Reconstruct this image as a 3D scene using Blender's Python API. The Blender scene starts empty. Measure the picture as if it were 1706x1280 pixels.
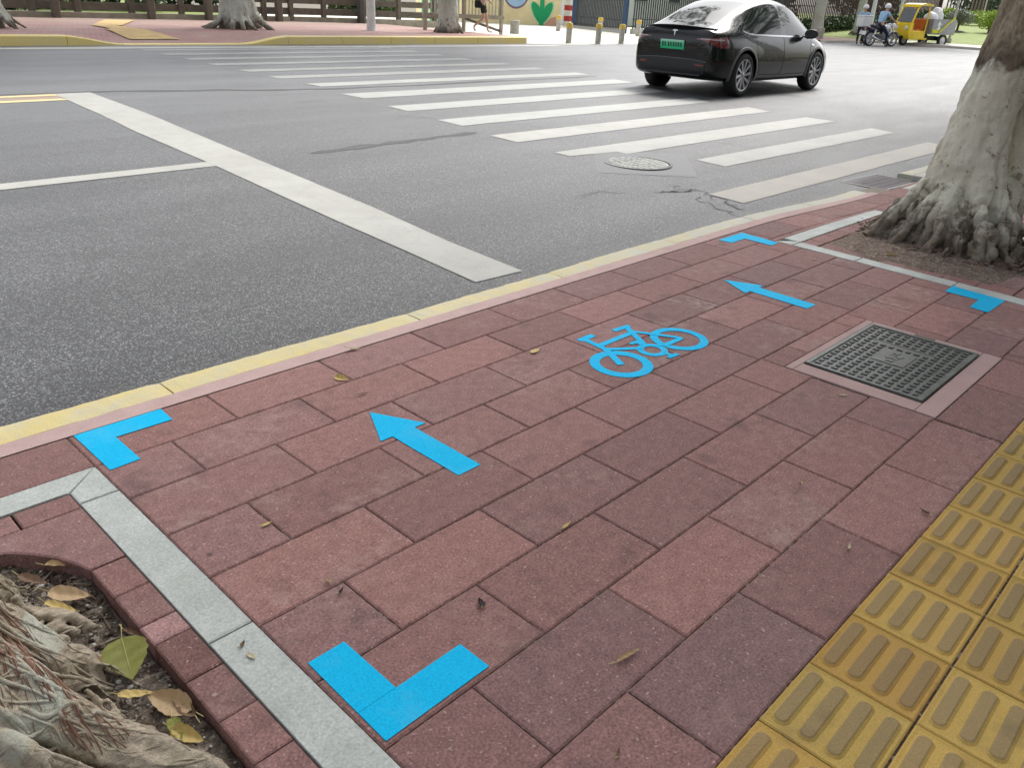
import bpy, bmesh, math, random
from mathutils import Vector, Matrix, noise as mnoise
from mathutils.bvhtree import BVHTree

R = math.radians
rnd = random.Random(7)
SC = bpy.context.scene
COL = SC.collection

# ---------------------------------------------------------------- camera
CAM_H = 1.4192
F_PX, PITCH, ROLL, YAW = 1343.1, R(25.61824), R(2.85568), R(42.90499)
cam_d = bpy.data.cameras.new('camera')
cam_d.sensor_width = 36.0
cam_d.lens = F_PX / 1706.0 * 36.0
cam_d.clip_start, cam_d.clip_end = 0.05, 2000.0
cam = bpy.data.objects.new('camera', cam_d)
COL.objects.link(cam)
fw = Vector((math.cos(YAW) * math.cos(PITCH), math.sin(YAW) * math.cos(PITCH), -math.sin(PITCH)))
rt = Vector((math.sin(YAW), -math.cos(YAW), 0.0))
upv = rt.cross(fw)
rt2 = rt * math.cos(ROLL) + upv * math.sin(ROLL)
up2 = -rt * math.sin(ROLL) + upv * math.cos(ROLL)
mm = Matrix((rt2, up2, -fw)).transposed().to_4x4()
mm.translation = Vector((0, 0, CAM_H))
cam.matrix_world = mm
SC.camera = cam

# ---------------------------------------------------------------- world, sun, exposure
SUN_EL, SUN_AZ = R(52), R(14)          # azimuth measured from +x towards +y
world = bpy.data.worlds.new('World')
SC.world = world
world.use_nodes = True
wn, wl = world.node_tree.nodes, world.node_tree.links
wn.clear()
sky = wn.new('ShaderNodeTexSky')
sky.sky_type = 'NISHITA'
sky.sun_disc = False
sky.sun_elevation = SUN_EL
sky.sun_rotation = math.pi / 2 - SUN_AZ
sky.dust_density = 4.0
sky.air_density = 1.0
hsv = wn.new('ShaderNodeHueSaturation')          # thin bright cloud: the same sky with most of its blue gone
hsv.inputs['Saturation'].default_value = 0.27
hsv.inputs['Value'].default_value = 1.0
bg = wn.new('ShaderNodeBackground')
bg.inputs['Strength'].default_value = 0.15
wo = wn.new('ShaderNodeOutputWorld')
wl.new(sky.outputs[0], hsv.inputs['Color'])
wl.new(hsv.outputs[0], bg.inputs['Color'])
wl.new(bg.outputs[0], wo.inputs['Surface'])
sun_d = bpy.data.lights.new('sun', 'SUN')
sun_d.energy = 1.7
sun_d.angle = R(16)
sun_d.color = (1.0, 0.965, 0.91)
sun = bpy.data.objects.new('sun', sun_d)
COL.objects.link(sun)
sd = Vector((math.cos(SUN_AZ) * math.cos(SUN_EL), math.sin(SUN_AZ) * math.cos(SUN_EL), math.sin(SUN_EL)))
sun.rotation_euler = sd.to_track_quat('Z', 'Y').to_euler()
sun.location = sd * 60
SC.view_settings.view_transform = 'Standard'
SC.view_settings.look = 'None'
SC.view_settings.exposure = 1.04
SC.view_settings.gamma = 1.0
SC.cycles.max_bounces = 6
SC.cycles.diffuse_bounces = 3
SC.cycles.glossy_bounces = 3
SC.cycles.use_denoising = True
SC.cycles.use_adaptive_sampling = True

# ---------------------------------------------------------------- helpers
def lerp(a, b, t): return a + (b - a) * t
def clamp(a, lo=0.0, hi=1.0): return max(lo, min(hi, a))
def sstep(a, b, x):
    t = clamp((x - a) / (b - a)); return t * t * (3 - 2 * t)

def zroad(x, y):
    if y <= 9.5: return lerp(-0.11, 0.034, clamp((y - 2.95) / 6.55))
    return lerp(0.034, 0.03, clamp((y - 9.5) / 10.8))

class MB:
    """collects shapes; build() links them as one mesh object"""
    def __init__(s):
        s.v = []; s.f = []; s.mi = []; s.tint = []; s.M = Matrix(); s.m = 0; s.t = (0.5, 0.5, 0.5, 1.0)
    def add(s, vs, fs):
        o = len(s.v)
        for p in vs:
            s.v.append(tuple(s.M @ Vector(p))); s.tint.append(s.t)
        for f in fs:
            s.f.append(tuple(i + o for i in f)); s.mi.append(s.m)
    def box(s, x0, x1, y0, y1, z0, z1, c=0.0):
        if c <= 0:
            vs = [(x0,y0,z0),(x1,y0,z0),(x1,y1,z0),(x0,y1,z0),(x0,y0,z1),(x1,y0,z1),(x1,y1,z1),(x0,y1,z1)]
            fs = [(3,2,1,0),(4,5,6,7),(0,1,5,4),(1,2,6,5),(2,3,7,6),(3,0,4,7)]
            s.add(vs, fs); return
        a = [(x0,x0+c,x1-c,x1),(y0,y0+c,y1-c,y1),(z0,z0+c,z1-c,z1)]
        vs = []; idx = {}
        for sx in (0,1):
            for sy in (0,1):
                for sz in (0,1):
                    S = (sx,sy,sz)
                    for k in range(3):
                        p = [a[q][(0 if S[q]==0 else 3)] if q==k else a[q][(1 if S[q]==0 else 2)] for q in range(3)]
                        idx[(sx,sy,sz,k)] = len(vs); vs.append(tuple(p))
        fs = []
        for k in range(3):
            i, j = (k+1)%3, (k+2)%3
            for e in (0,1):
                q = []
                for (u,w) in ((0,0),(1,0),(1,1),(0,1)):
                    S = [0,0,0]; S[k]=e; S[i]=u; S[j]=w
                    q.append(idx[(S[0],S[1],S[2],k)])
                fs.append(tuple(q if e else q[::-1]))
            for u in (0,1):
                for w in (0,1):
                    A = [0,0,0]; A[k]=0; A[i]=u; A[j]=w
                    B = A[:]; B[k]=1
                    q = (idx[(*A,i)], idx[(*B,i)], idx[(*B,j)], idx[(*A,j)])
                    fs.append(q if (u == w) == False else q[::-1])
        for S in ((0,0,0),(1,0,0),(0,1,0),(0,0,1),(1,1,0),(1,0,1),(0,1,1),(1,1,1)):
            q = [idx[(*S,k)] for k in range(3)]
            fs.append(tuple(q if sum(S)%2 else q[::-1]))
        s.add(vs, fs)
    def obox(s, c, sx, sy, sz, rz=0, ry=0, rx=0, ch=0.0):
        old = s.M
        s.M = old @ Matrix.Translation(c) @ Matrix.Rotation(rz,4,'Z') @ Matrix.Rotation(ry,4,'Y') @ Matrix.Rotation(rx,4,'X')
        s.box(-sx/2,sx/2,-sy/2,sy/2,-sz/2,sz/2,ch); s.M = old
    def tube(s, pts, rad, n=8, cap=True, squash=None):
        pts = [Vector(p) for p in pts]
        if not hasattr(rad,'__len__'): rad = [rad]*len(pts)
        t0 = (pts[1]-pts[0]).normalized()
        ref = Vector((0,0,1)) if abs(t0.z) < 0.9 else Vector((1,0,0))
        nrm = t0.cross(ref).normalized()
        vs = []; fs = []
        for i,p in enumerate(pts):
            t = (pts[min(i+1,len(pts)-1)] - pts[max(i-1,0)])
            if t.length < 1e-9: t = t0
            t.normalize()
            nrm = (nrm - t*nrm.dot(t))
            if nrm.length < 1e-6: nrm = t.orthogonal()
            nrm.normalize(); b = t.cross(nrm)
            for k in range(n):
                a = 2*math.pi*k/n
                vs.append(p + (nrm*math.cos(a) + b*math.sin(a))*rad[i])
        for i in range(len(pts)-1):
            for k in range(n):
                k2 = (k+1)%n
                fs.append((i*n+k, i*n+k2, (i+1)*n+k2, (i+1)*n+k))
        if cap:
            fs.append(tuple(range(n))[::-1]); fs.append(tuple((len(pts)-1)*n+k for k in range(n)))
        s.add(vs, fs)
    def lathe(s, prof, n=24, closed=False):
        """profile of (r, z) turned round local z"""
        vs = []; fs = []
        for (r,z) in prof:
            for k in range(n):
                a = 2*math.pi*k/n
                vs.append((r*math.cos(a), r*math.sin(a), z))
        m = len(prof)
        for i in range(m-1 if not closed else m):
            j = (i+1)%m
            for k in range(n):
                k2 = (k+1)%n
                fs.append((i*n+k, i*n+k2, j*n+k2, j*n+k))
        s.add(vs, fs)
    def prism(s, poly, z0, z1):
        n = len(poly)
        area = sum(poly[i][0]*poly[(i+1)%n][1]-poly[(i+1)%n][0]*poly[i][1] for i in range(n))
        if area < 0: poly = poly[::-1]
        vs = [(p[0],p[1],z0) for p in poly]+[(p[0],p[1],z1) for p in poly]
        fs = [tuple(range(n))[::-1], tuple(range(n,2*n))]
        for i in range(n):
            j=(i+1)%n; fs.append((i,j,n+j,n+i))
        s.add(vs, fs)
    def ball(s, c, rx, ry, rz, n=16, m=10):
        vs=[]; fs=[]
        for i in range(m+1):
            a = math.pi*i/m
            for k in range(n):
                b = 2*math.pi*k/n
                vs.append((c[0]+rx*math.sin(a)*math.cos(b), c[1]+ry*math.sin(a)*math.sin(b), c[2]-rz*math.cos(a)))
        for i in range(m):
            for k in range(n):
                k2=(k+1)%n; fs.append((i*n+k,i*n+k2,(i+1)*n+k2,(i+1)*n+k))
        s.add(vs,fs)
    def mesh(s, name, mats, smooth=False, tint=False):
        me = bpy.data.meshes.new(name)
        me.from_pydata(s.v, [], s.f)
        for mt in (mats if isinstance(mats,(list,tuple)) else [mats]): me.materials.append(mt)
        me.polygons.foreach_set('material_index', s.mi)
        if smooth: me.polygons.foreach_set('use_smooth', [True]*len(s.f))
        if tint:
            ca = me.color_attributes.new('tint','FLOAT_COLOR','POINT')
            ca.data.foreach_set('color', [c for t in s.tint for c in t])
        me.update()
        return me
    def build(s, name, mats, parent=None, smooth=False, tint=False):
        return link(name, s.mesh(name, mats, smooth, tint), parent)

def link(name, me, parent=None):
    o = bpy.data.objects.new(name, me)
    COL.objects.link(o)
    if parent is not None: o.parent = parent
    return o

def tag(o, label=None, cat=None, group=None, kind=None):
    if label: o['label'] = label
    if cat: o['category'] = cat
    if group: o['group'] = group
    if kind: o['kind'] = kind
    return o

def thing(name, label, cat, loc=(0,0,0), rz=0.0, group=None, sc=1.0):
    o = bpy.data.objects.new(name, None)
    COL.objects.link(o)
    o.location = loc; o.rotation_euler = (0,0,rz); o.scale = (sc,sc,sc)
    return tag(o, label, cat, group)

def copy_tree(o, parent=None, top=True):
    c = o.copy(); COL.objects.link(c)
    if parent is not None: c.parent = parent
    for ch in list(o.children): copy_tree(ch, c, False)
    return c

def shade_auto(o, ang=40):
    me = o.data
    me.polygons.foreach_set('use_smooth', [True]*len(me.polygons))
    me.set_sharp_from_angle(angle=R(ang))
    return o

def bake(me, mods, name):
    """mesh -> mesh with modifiers applied, no operators"""
    o = bpy.data.objects.new('tmp', me); COL.objects.link(o)
    for (typ, kw) in mods:
        md = o.modifiers.new(typ, typ)
        for k, val in kw.items(): setattr(md, k, val)
    dg = bpy.context.evaluated_depsgraph_get(); dg.update()
    r = bpy.data.meshes.new_from_object(o.evaluated_get(dg), preserve_all_data_layers=True, depsgraph=dg)
    r.name = name
    bpy.data.objects.remove(o)
    return r

# ---------------------------------------------------------------- materials
def nodes(name):
    m = bpy.data.materials.new(name); m.use_nodes = True
    nt = m.node_tree
    b = nt.nodes['Principled BSDF']
    return m, nt, b

class NB:
    """small helper for node graphs"""
    def __init__(s, name):
        s.m, s.nt, s.b = nodes(name); s.N = s.nt.nodes; s.L = s.nt.links
        s.tc = s.N.new('ShaderNodeTexCoord')
    def map(s, scale=(1,1,1), loc=(0,0,0), rot=(0,0,0)):
        n = s.N.new('ShaderNodeMapping')
        n.inputs['Scale'].default_value = scale; n.inputs['Location'].default_value = loc; n.inputs['Rotation'].default_value = rot
        s.L.new(s.tc.outputs['Object'], n.inputs['Vector']); return n.outputs[0]
    def noise(s, scale, detail=4, rough=0.55, vec=None, dist=0.0):
        n = s.N.new('ShaderNodeTexNoise')
        n.inputs['Scale'].default_value = scale; n.inputs['Detail'].default_value = detail
        n.inputs['Roughness'].default_value = rough; n.inputs['Distortion'].default_value = dist
        s.L.new(vec if vec is not None else s.tc.outputs['Object'], n.inputs['Vector'])
        return n.outputs['Fac']
    def voro(s, scale, out='Distance', feature='F1', vec=None):
        n = s.N.new('ShaderNodeTexVoronoi'); n.feature = feature
        n.inputs['Scale'].default_value = scale
        s.L.new(vec if vec is not None else s.tc.outputs['Object'], n.inputs['Vector'])
        return n.outputs[out]
    def ramp(s, fac, stops):
        n = s.N.new('ShaderNodeValToRGB')
        e = n.color_ramp.elements
        while len(e) < len(stops): e.new(0.5)
        for el, (p, c) in zip(e, stops):
            el.position = p
            if not hasattr(c,'__len__'): c = (c,c,c)
            el.color = (*c, 1.0)
        s.L.new(fac, n.inputs[0]); return n.outputs[0]
    def mix(s, fac, a, b, mode='MIX'):
        n = s.N.new('ShaderNodeMix'); n.data_type = 'RGBA'; n.blend_type = mode
        for k, val in ((0, fac), (6, a), (7, b)):
            sock = n.inputs[k]
            if hasattr(val, 'is_linked'): s.L.new(val, sock)
            elif hasattr(val, '__len__'): sock.default_value = (*val[:3], 1.0)
            else: sock.default_value = val if k == 0 else (val,val,val,1.0)
        return n.outputs[2]
    def math(s, op, a, b=0.0, clampit=False):
        n = s.N.new('ShaderNodeMath'); n.operation = op; n.use_clamp = clampit
        for sock, val in ((n.inputs[0], a), (n.inputs[1], b)):
            if hasattr(val,'is_linked'): s.L.new(val, sock)
            else: sock.default_value = val
        return n.outputs[0]
    def attr(s, name='tint'):
        n = s.N.new('ShaderNodeAttribute'); n.attribute_name = name; return n
    def sep(s, vec=None):
        n = s.N.new('ShaderNodeSeparateXYZ'); s.L.new(vec if vec is not None else s.tc.outputs['Object'], n.inputs[0]); return n.outputs
    def bump(s, h, strength=0.3, dist=0.002):
        n = s.N.new('ShaderNodeBump'); n.inputs['Strength'].default_value = strength; n.inputs['Distance'].default_value = dist
        s.L.new(h, n.inputs['Height']); s.L.new(n.outputs[0], s.b.inputs['Normal'])
    def col(s, c):
        if hasattr(c,'is_linked'): s.L.new(c, s.b.inputs['Base Color'])
        else: s.b.inputs['Base Color'].default_value = (*c,1.0)
    def set(s, **kw):
        for k, val in kw.items():
            k = {'rough':'Roughness','metal':'Metallic','spec':'Specular IOR Level','coat':'Coat Weight','coatr':'Coat Roughness','trans':'Transmission Weight','alpha':'Alpha','ior':'IOR'}[k]
            if hasattr(val,'is_linked'): s.L.new(val, s.b.inputs[k])
            else: s.b.inputs[k].default_value = val
        return s

def simple(name, c, rough=0.6, var=0.18, scale=12.0, bump=0.15, bscale=60.0, bdist=0.002, **kw):
    """a painted, metal or plastic surface with some uneven tone and grain"""
    g = NB(name)
    n = g.noise(scale, 5, 0.6)
    g.col(g.mix(1.0, c, g.ramp(n, [(0.3, 1-var), (0.7, 1+var)]), 'MULTIPLY'))
    g.set(rough=rough, **kw)
    if bump > 0: g.bump(g.noise(bscale, 3), bump, bdist)
    return g.m
# ---------------------------------------------------------------- materials of the setting
def m_tile():
    g = NB('red_concrete_tile')
    at = g.attr('tint'); sp = g.sep(at.outputs['Color'])
    big = g.noise(3.2, 4, 0.6); mid = g.noise(22, 5, 0.65); fine = g.noise(150, 4, 0.75)
    base = g.mix(sp[1], (0.262, 0.134, 0.119), (0.208, 0.119, 0.114))           # red .. purple tiles
    base = g.mix(1.0, base, g.math('ADD', g.math('MULTIPLY', sp[0], 0.26), 0.87), 'MULTIPLY')
    base = g.mix(1.0, base, g.ramp(mid, [(0.25, 0.80), (0.75, 1.20)]), 'MULTIPLY')
    base = g.mix(1.0, base, g.ramp(fine, [(0.3, 0.50), (0.7, 1.52)]), 'MULTIPLY')
    # pale lime bloom in patches, more on some tiles
    bloom = g.math('MULTIPLY', g.ramp(big, [(0.50, 0), (0.72, 1)]), g.ramp(mid, [(0.38, 0), (0.66, 1)]))
    bloom = g.math('MULTIPLY', bloom, g.math('MULTIPLY', sp[2], 0.62))
    base = g.mix(bloom, base, (0.40, 0.33, 0.29))
    sep = g.noise(75, 2, 0.5)
    base = g.mix(g.ramp(sep, [(0.66, 0), (0.72, 0.6)]), base, (0.46, 0.36, 0.32))   # worn light specks
    dk = g.noise(5.5, 3, 0.5, vec=g.map(loc=(3.7, 1.1, 0)))
    base = g.mix(g.ramp(dk, [(0.60, 0), (0.78, 0.55)]), base, (0.075, 0.052, 0.048))   # trodden-in dirt
    gum = g.voro(2.3, vec=g.map(loc=(0.4, 0.9, 0)))
    base = g.mix(g.ramp(gum, [(0.022, 0.8), (0.032, 0)]), base, (0.06, 0.045, 0.045))   # old gum spots
    g.col(base); g.set(rough=0.82, spec=0.35)
    g.bump(g.math('ADD', g.math('MULTIPLY', fine, 1.0), g.math('MULTIPLY', mid, 1.2)), 0.55, 0.0022)
    return g.m

def m_asphalt():
    g = NB('asphalt')
    cells = g.voro(170, 'Color'); cs = g.sep(cells)
    fine = g.noise(420, 2, 0.6)
    big = g.noise(0.35, 4, 0.6); mid = g.noise(2.2, 5, 0.6, vec=g.map(scale=(0.35, 1, 1)))
    base = g.ramp(cs[0], [(0.0, (0.014, 0.015, 0.017)), (0.5, (0.039, 0.040, 0.043)), (0.82, (0.086, 0.087, 0.091)), (1.0, (0.25, 0.25, 0.25))])
    base = g.mix(1.0, base, g.ramp(fine, [(0.3, 0.72), (0.7, 1.28)]), 'MULTIPLY')
    base = g.mix(1.0, base, g.ramp(mid, [(0.25, 0.82), (0.75, 1.22)]), 'MULTIPLY')
    base = g.mix(1.0, base, g.ramp(big, [(0.3, 0.88), (0.7, 1.16)]), 'MULTIPLY')
    # blend to paler grey with distance from the near kerb
    y = g.sep()[1]
    base = g.mix(g.ramp(g.math('DIVIDE', y, 24.0), [(0.125, 0.0), (0.30, 0.22), (0.45, 0.5), (0.8, 0.55)]), base, (0.165, 0.170, 0.177))
    # tyre-polished tracks along the lanes, and oil drips
    trk = g.noise(0.55, 3, 0.5, vec=g.map(scale=(0.06, 2.2, 1), loc=(0, 0.7, 0)))
    base = g.mix(1.0, base, g.ramp(trk, [(0.35, 0.88), (0.65, 1.10)]), 'MULTIPLY')
    oil = g.noise(1.3, 5, 0.7, vec=g.map(scale=(0.5, 1, 1), loc=(8, 3, 0)))
    base = g.mix(g.ramp(oil, [(0.62, 0), (0.76, 0.6)]), base, (0.035, 0.035, 0.036))
    grit = g.ramp(g.math('ADD', g.math('DIVIDE', y, 10.0), g.math('MULTIPLY', g.math('SUBTRACT', g.noise(5, 4, 0.6), 0.5), 0.05)), [(0.296, 0.7), (0.315, 0)])
    base = g.mix(grit, base, (0.12, 0.10, 0.08))
    g.col(base); g.set(rough=g.ramp(mid, [(0.3, 0.50), (0.7, 0.62)]), spec=0.55)
    g.bump(g.math('ADD', cs[0], g.math('MULTIPLY', fine, 0.6)), 0.42, 0.0035)
    return g.m

def m_roadpaint(name, c, worn=0.25, dirt=(0.20, 0.195, 0.185)):
    g = NB(name)
    n1 = g.noise(6, 5, 0.65); n2 = g.noise(140, 3, 0.6); n3 = g.noise(1.1, 3, 0.6)
    base = g.mix(1.0, c, g.ramp(n2, [(0.3, 0.90), (0.7, 1.08)]), 'MULTIPLY')
    base = g.mix(g.math('MULTIPLY', g.ramp(n1, [(0.42, 0), (0.8, 1)]), worn), base, dirt)
    base = g.mix(g.ramp(g.noise(48, 5, 0.75), [(0.61, 0), (0.68, 0.75)]), base, (0.10, 0.10, 0.10))
    base = g.mix(g.math('MULTIPLY', g.ramp(n3, [(0.4, 0), (0.75, 1)]), worn), base, dirt)
    g.col(base); g.set(rough=0.6, spec=0.45)
    g.bump(g.noise(170, 2), 0.35, 0.002)
    return g.m

def m_kerb():
    g = NB('painted_kerb_concrete')
    x = g.sep()[0]
    n1 = g.noise(9, 5, 0.65); n2 = g.noise(46, 4, 0.6); n3 = g.noise(260, 2)
    conc = g.mix(n2, (0.43, 0.42, 0.36), (0.54, 0.54, 0.47))
    yel = g.mix(n1, (0.56, 0.44, 0.15), (0.62, 0.53, 0.27))
    fade = g.ramp(g.math('DIVIDE', x, 8.0), [(0.0, 0.86), (0.16, 0.74), (0.45, 0.46), (0.60, 0.26), (0.70, -0.2), (1.0, -0.2)])
    keep = g.math('ADD', fade, g.math('MULTIPLY', g.math('SUBTRACT', g.math('ADD', g.math('MULTIPLY', n1, 0.6), g.math('MULTIPLY', g.noise(3.1, 4, 0.6), 0.4)), 0.5), 3.0), True)
    base = g.mix(keep, conc, yel)
    base = g.mix(g.ramp(g.noise(14, 4, 0.7, vec=g.map(loc=(5,2,0))), [(0.58, 0), (0.72, 0.55)]), base, (0.46, 0.36, 0.32))
    base = g.mix(1.0, base, g.ramp(n3, [(0.3, 0.86), (0.7, 1.12)]), 'MULTIPLY')
    g.col(base); g.set(rough=0.8)
    g.bump(g.math('ADD', n2, n3), 0.4, 0.003)
    return g.m

def m_granite():
    g = NB('pale_granite')
    f = g.noise(135, 4, 0.75); c = g.voro(120, 'Color'); cs = g.sep(c)
    m = g.noise(7, 5, 0.6)
    base = g.ramp(f, [(0.25, (0.25, 0.27, 0.255)), (0.5, (0.43, 0.455, 0.43)), (0.75, (0.60, 0.63, 0.60))])
    base = g.mix(0.25, base, g.mix(cs[0], (0.34, 0.37, 0.35), (0.58, 0.60, 0.58)))
    base = g.mix(1.0, base, g.ramp(m, [(0.3, 0.84), (0.7, 1.1)]), 'MULTIPLY')
    base = g.mix(g.ramp(g.noise(3.1, 4, 0.7), [(0.5, 0), (0.75, 0.35)]), base, (0.30, 0.30, 0.25))
    g.col(base); g.set(rough=0.7)
    g.bump(g.math('ADD', f, m), 0.45, 0.0025)
    return g.m

def m_concrete(name, a, b, scale=8, rough=0.85, grain=0.14):
    g = NB(name)
    n = g.noise(scale, 5, 0.6); f = g.noise(220, 3)
    base = g.mix(n, a, b)
    base = g.mix(1.0, base, g.ramp(f, [(0.3, 1-grain), (0.7, 1+grain)]), 'MULTIPLY')
    g.col(base); g.set(rough=rough); g.bump(g.math('ADD', f, n), 0.35, 0.002)
    return g.m

def m_tactile(bar=False):
    g = NB('tactile_tile_bar' if bar else 'tactile_tile_yellow')
    at = g.attr('tint'); sp = g.sep(at.outputs['Color'])
    n = g.noise(11, 5, 0.6); f = g.noise(280, 3, 0.65)
    if bar: base = g.mix(n, (0.235, 0.150, 0.064), (0.28, 0.19, 0.082))
    else: base = g.mix(n, (0.40, 0.225, 0.050), (0.43, 0.275, 0.072))
    base = g.mix(g.math('MULTIPLY', sp[1], 0.5), base, (0.42, 0.32, 0.09) if not bar else (0.26, 0.2, 0.09))
    base = g.mix(1.0, base, g.ramp(sp[0], [(0, 0.84), (1, 1.14)]), 'MULTIPLY')
    base = g.mix(1.0, base, g.ramp(f, [(0.3, 0.80), (0.7, 1.2)]), 'MULTIPLY')
    dk = g.noise(6.5, 4, 0.6, vec=g.map(loc=(1.3, 7.7, 0)))
    base = g.mix(g.ramp(dk, [(0.57, 0), (0.76, 0.5)]), base, (0.13, 0.10, 0.05))
    g.col(base); g.set(rough=0.78, spec=0.35)
    g.bump(g.math('ADD', f, n), 0.5 if bar else 0.3, 0.002)
    return g.m

def m_soil(name='soil', dark=(0.045, 0.033, 0.026), light=(0.20, 0.165, 0.13)):
    g = NB(name)
    n = g.noise(24, 6, 0.7); v = g.voro(75, 'Color'); vs = g.sep(v); f = g.noise(160, 3)
    base = g.mix(g.ramp(n, [(0.35, 0), (0.68, 1)]), dark, light)
    base = g.mix(g.ramp(vs[0], [(0.80, 0), (0.9, 0.75)]), base, (0.34, 0.29, 0.25))
    base = g.mix(1.0, base, g.ramp(f, [(0.3, 0.6), (0.7, 1.4)]), 'MULTIPLY')
    g.col(base); g.set(rough=0.95, spec=0.2)
    g.bump(g.math('ADD', g.math('ADD', n, vs[0]), f), 0.9, 0.008)
    return g.m

M = {}
M['tile'] = m_tile()
M['asphalt'] = m_asphalt()
M['line_white'] = m_roadpaint('road_line_white', (0.355, 0.355, 0.325), 0.38)
M['line_fresh'] = m_roadpaint('road_line_fresh', (0.335, 0.345, 0.325), 0.32)
M['line_far'] = m_roadpaint('road_line_faded', (0.275, 0.285, 0.27), 0.45)
M['line_dirty'] = m_roadpaint('road_line_dirty', (0.33, 0.31, 0.27), 0.5, (0.26, 0.235, 0.205))
M['line_yellow'] = m_roadpaint('road_line_yellow', (0.70, 0.55, 0.27), 0.4)
M['kerb'] = m_kerb()
M['granite'] = m_granite()
M['pink'] = m_concrete('pink_mortar', (0.37, 0.25, 0.235), (0.52, 0.37, 0.35), 11)
M['joint'] = m_soil('joint_sand', (0.040, 0.026, 0.021), (0.135, 0.090, 0.068))
M['soil'] = m_soil()
M['dust'] = m_soil('pale_dust', (0.13, 0.095, 0.075), (0.27, 0.205, 0.165))
M['tact'] = m_tactile(); M['tactbar'] = m_tactile(True)
M['conc'] = m_concrete('pale_concrete', (0.40, 0.39, 0.35), (0.52, 0.51, 0.47), 4)
M['earth'] = m_concrete('earth', (0.10, 0.085, 0.06), (0.16, 0.14, 0.10), 0.6)
M['seam'] = m_concrete('bitumen_seam', (0.045, 0.045, 0.047), (0.095, 0.095, 0.097), 20)
M['crackmat'] = m_concrete('crack_fill', (0.028, 0.028, 0.029), (0.062, 0.062, 0.063), 20)
M['patch'] = m_concrete('patched_asphalt', (0.095, 0.097, 0.103), (0.135, 0.136, 0.140), 30, 0.6, 0.4)
M['iron'] = simple('cast_iron', (0.042, 0.047, 0.042), 0.5, 0.35, 16, 0.3, 160, 0.002, spec=0.5)
M['iron2'] = simple('worn_iron', (0.085, 0.092, 0.083), 0.45, 0.3, 14, 0.3, 160, 0.002, spec=0.5)

# ---------------------------------------------------------------- ground under everything
b = MB(); b.box(-260, 420, -200, 480, -0.9, -0.45)
tag(b.build('ground', M['earth']), kind='structure')

# ---------------------------------------------------------------- road
b = MB()
xs = [-40, -20, -8, 0, 4, 8, 12, 20, 32, 50, 80, 140]
ys = [2.80, 2.95, 4, 5.5, 7, 8.5, 9.5, 12, 15, 18, 20.45]
for i in range(len(xs)-1):
    for j in range(len(ys)-1):
        q = [(xs[i],ys[j]),(xs[i+1],ys[j]),(xs[i+1],ys[j+1]),(xs[i],ys[j+1])]
        b.add([(x,y,zroad(x,y)) for x,y in q], [(0,1,2,3)])
road = tag(b.build('road', M['asphalt']), kind='structure')

def sheet(mb, quad, ny=6, nx=1, dz=0.004, jag=0.0):
    """a painted sheet lying on the road: quad = near-left, near-right, far-right, far-left"""
    A,B,Cc,D = [Vector((*q,0)) for q in quad]
    vs=[]; fs=[]
    for j in range(ny+1):
        t=j/ny
        for i in range(nx+1):
            s_=i/nx
            p = A.lerp(B,s_).lerp(D.lerp(Cc,s_), t)
            if jag and (i in (0,nx) or j in (0,ny)):
                p = p + Vector((rnd.uniform(-jag,jag), rnd.uniform(-jag,jag),0))
            vs.append((p.x,p.y,zroad(p.x,p.y)+dz))
    for j in range(ny):
        for i in range(nx):
            a=j*(nx+1)+i; fs.append((a,a+1,a+nx+2,a+nx+1))
    mb.add(vs,fs)

# stop line: drawn a little askew, as in the photograph
sl_r = [(3.53,3.24),(3.57,3.98),(3.68,4.9),(3.83,6.87),(3.97,8.68),(4.25,11.82)]
sl_l = [(3.15,3.26),(3.20,3.98),(3.25,4.9),(3.39,6.85),(3.48,8.7),(3.80,11.82)]
b = MB()
for k in range(len(sl_r)-1): sheet(b, [sl_l[k], sl_r[k], sl_r[k+1], sl_l[k+1]], 6, 3)
tag(b.build('stop_line', M['line_white'], road))
b = MB(); sheet(b, [(-12,6.72),(3.385,6.795),(3.395,6.985),(-12,6.93)], 2, 30)
b.build('lane_line', M['line_white'], road)
for (ya,yb,xe) in ((11.64,11.80,3.80),(11.16,11.34,3.735)):
    b = MB(); sheet(b, [(-20,ya),(xe,ya),(xe,yb),(-20,yb)], 2, 20); b.build('centre_line', M['line_yellow'], road)
b = MB(); sheet(b, [(-20,11.36),(3.74,11.36),(3.78,11.62),(-20,11.62)], 2, 20, 0.003)
b.build('centre_strip', m_roadpaint('road_strip_orange', (0.30,0.20,0.14), 0.5), road)
zebra = [  # x0, x1, y0, y1, material
    (6.45,12.0,3.37,3.73,'line_dirty'),(7.77,12.5,4.33,4.71,'line_white'),(6.66,12.6,5.30,5.75,'line_white'),
    (6.73,12.65,6.36,6.81,'line_white'),(6.90,12.65,7.45,7.92,'line_fresh'),(7.02,13.1,8.62,9.08,'line_fresh'),
    (7.22,13.75,9.84,10.42,'line_fresh'),(7.52,14.2,11.34,11.80,'line_fresh'),
    (7.56,14.25,12.60,13.02,'line_far'),(7.67,14.4,13.80,14.20,'line_far'),(7.74,14.4,15.08,15.50,'line_far'),
    (7.86,14.6,16.30,16.72,'line_far'),(7.93,14.76,17.48,17.92,'line_far'),(8.02,14.87,18.66,19.06,'line_far')]
for k,(x0,x1,y0,y1,mt) in enumerate(zebra):
    b = MB()
    if k == 2:
        sheet(b, [(x0,5.53),(7.35,5.44),(7.35,y1),(x0,y1)], 2, 6)
        sheet(b, [(7.35,y0),(x1,y0),(x1-0.05,y1),(7.35,y1)], 2, 12)
    else:
        sheet(b, [(x0,y0),(x1-0.12,y0),(x1,y1),(x0+0.02,y1)], 2, 14, jag=0.006)
    b.build('zebra_stripe', M[mt], road)
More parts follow.
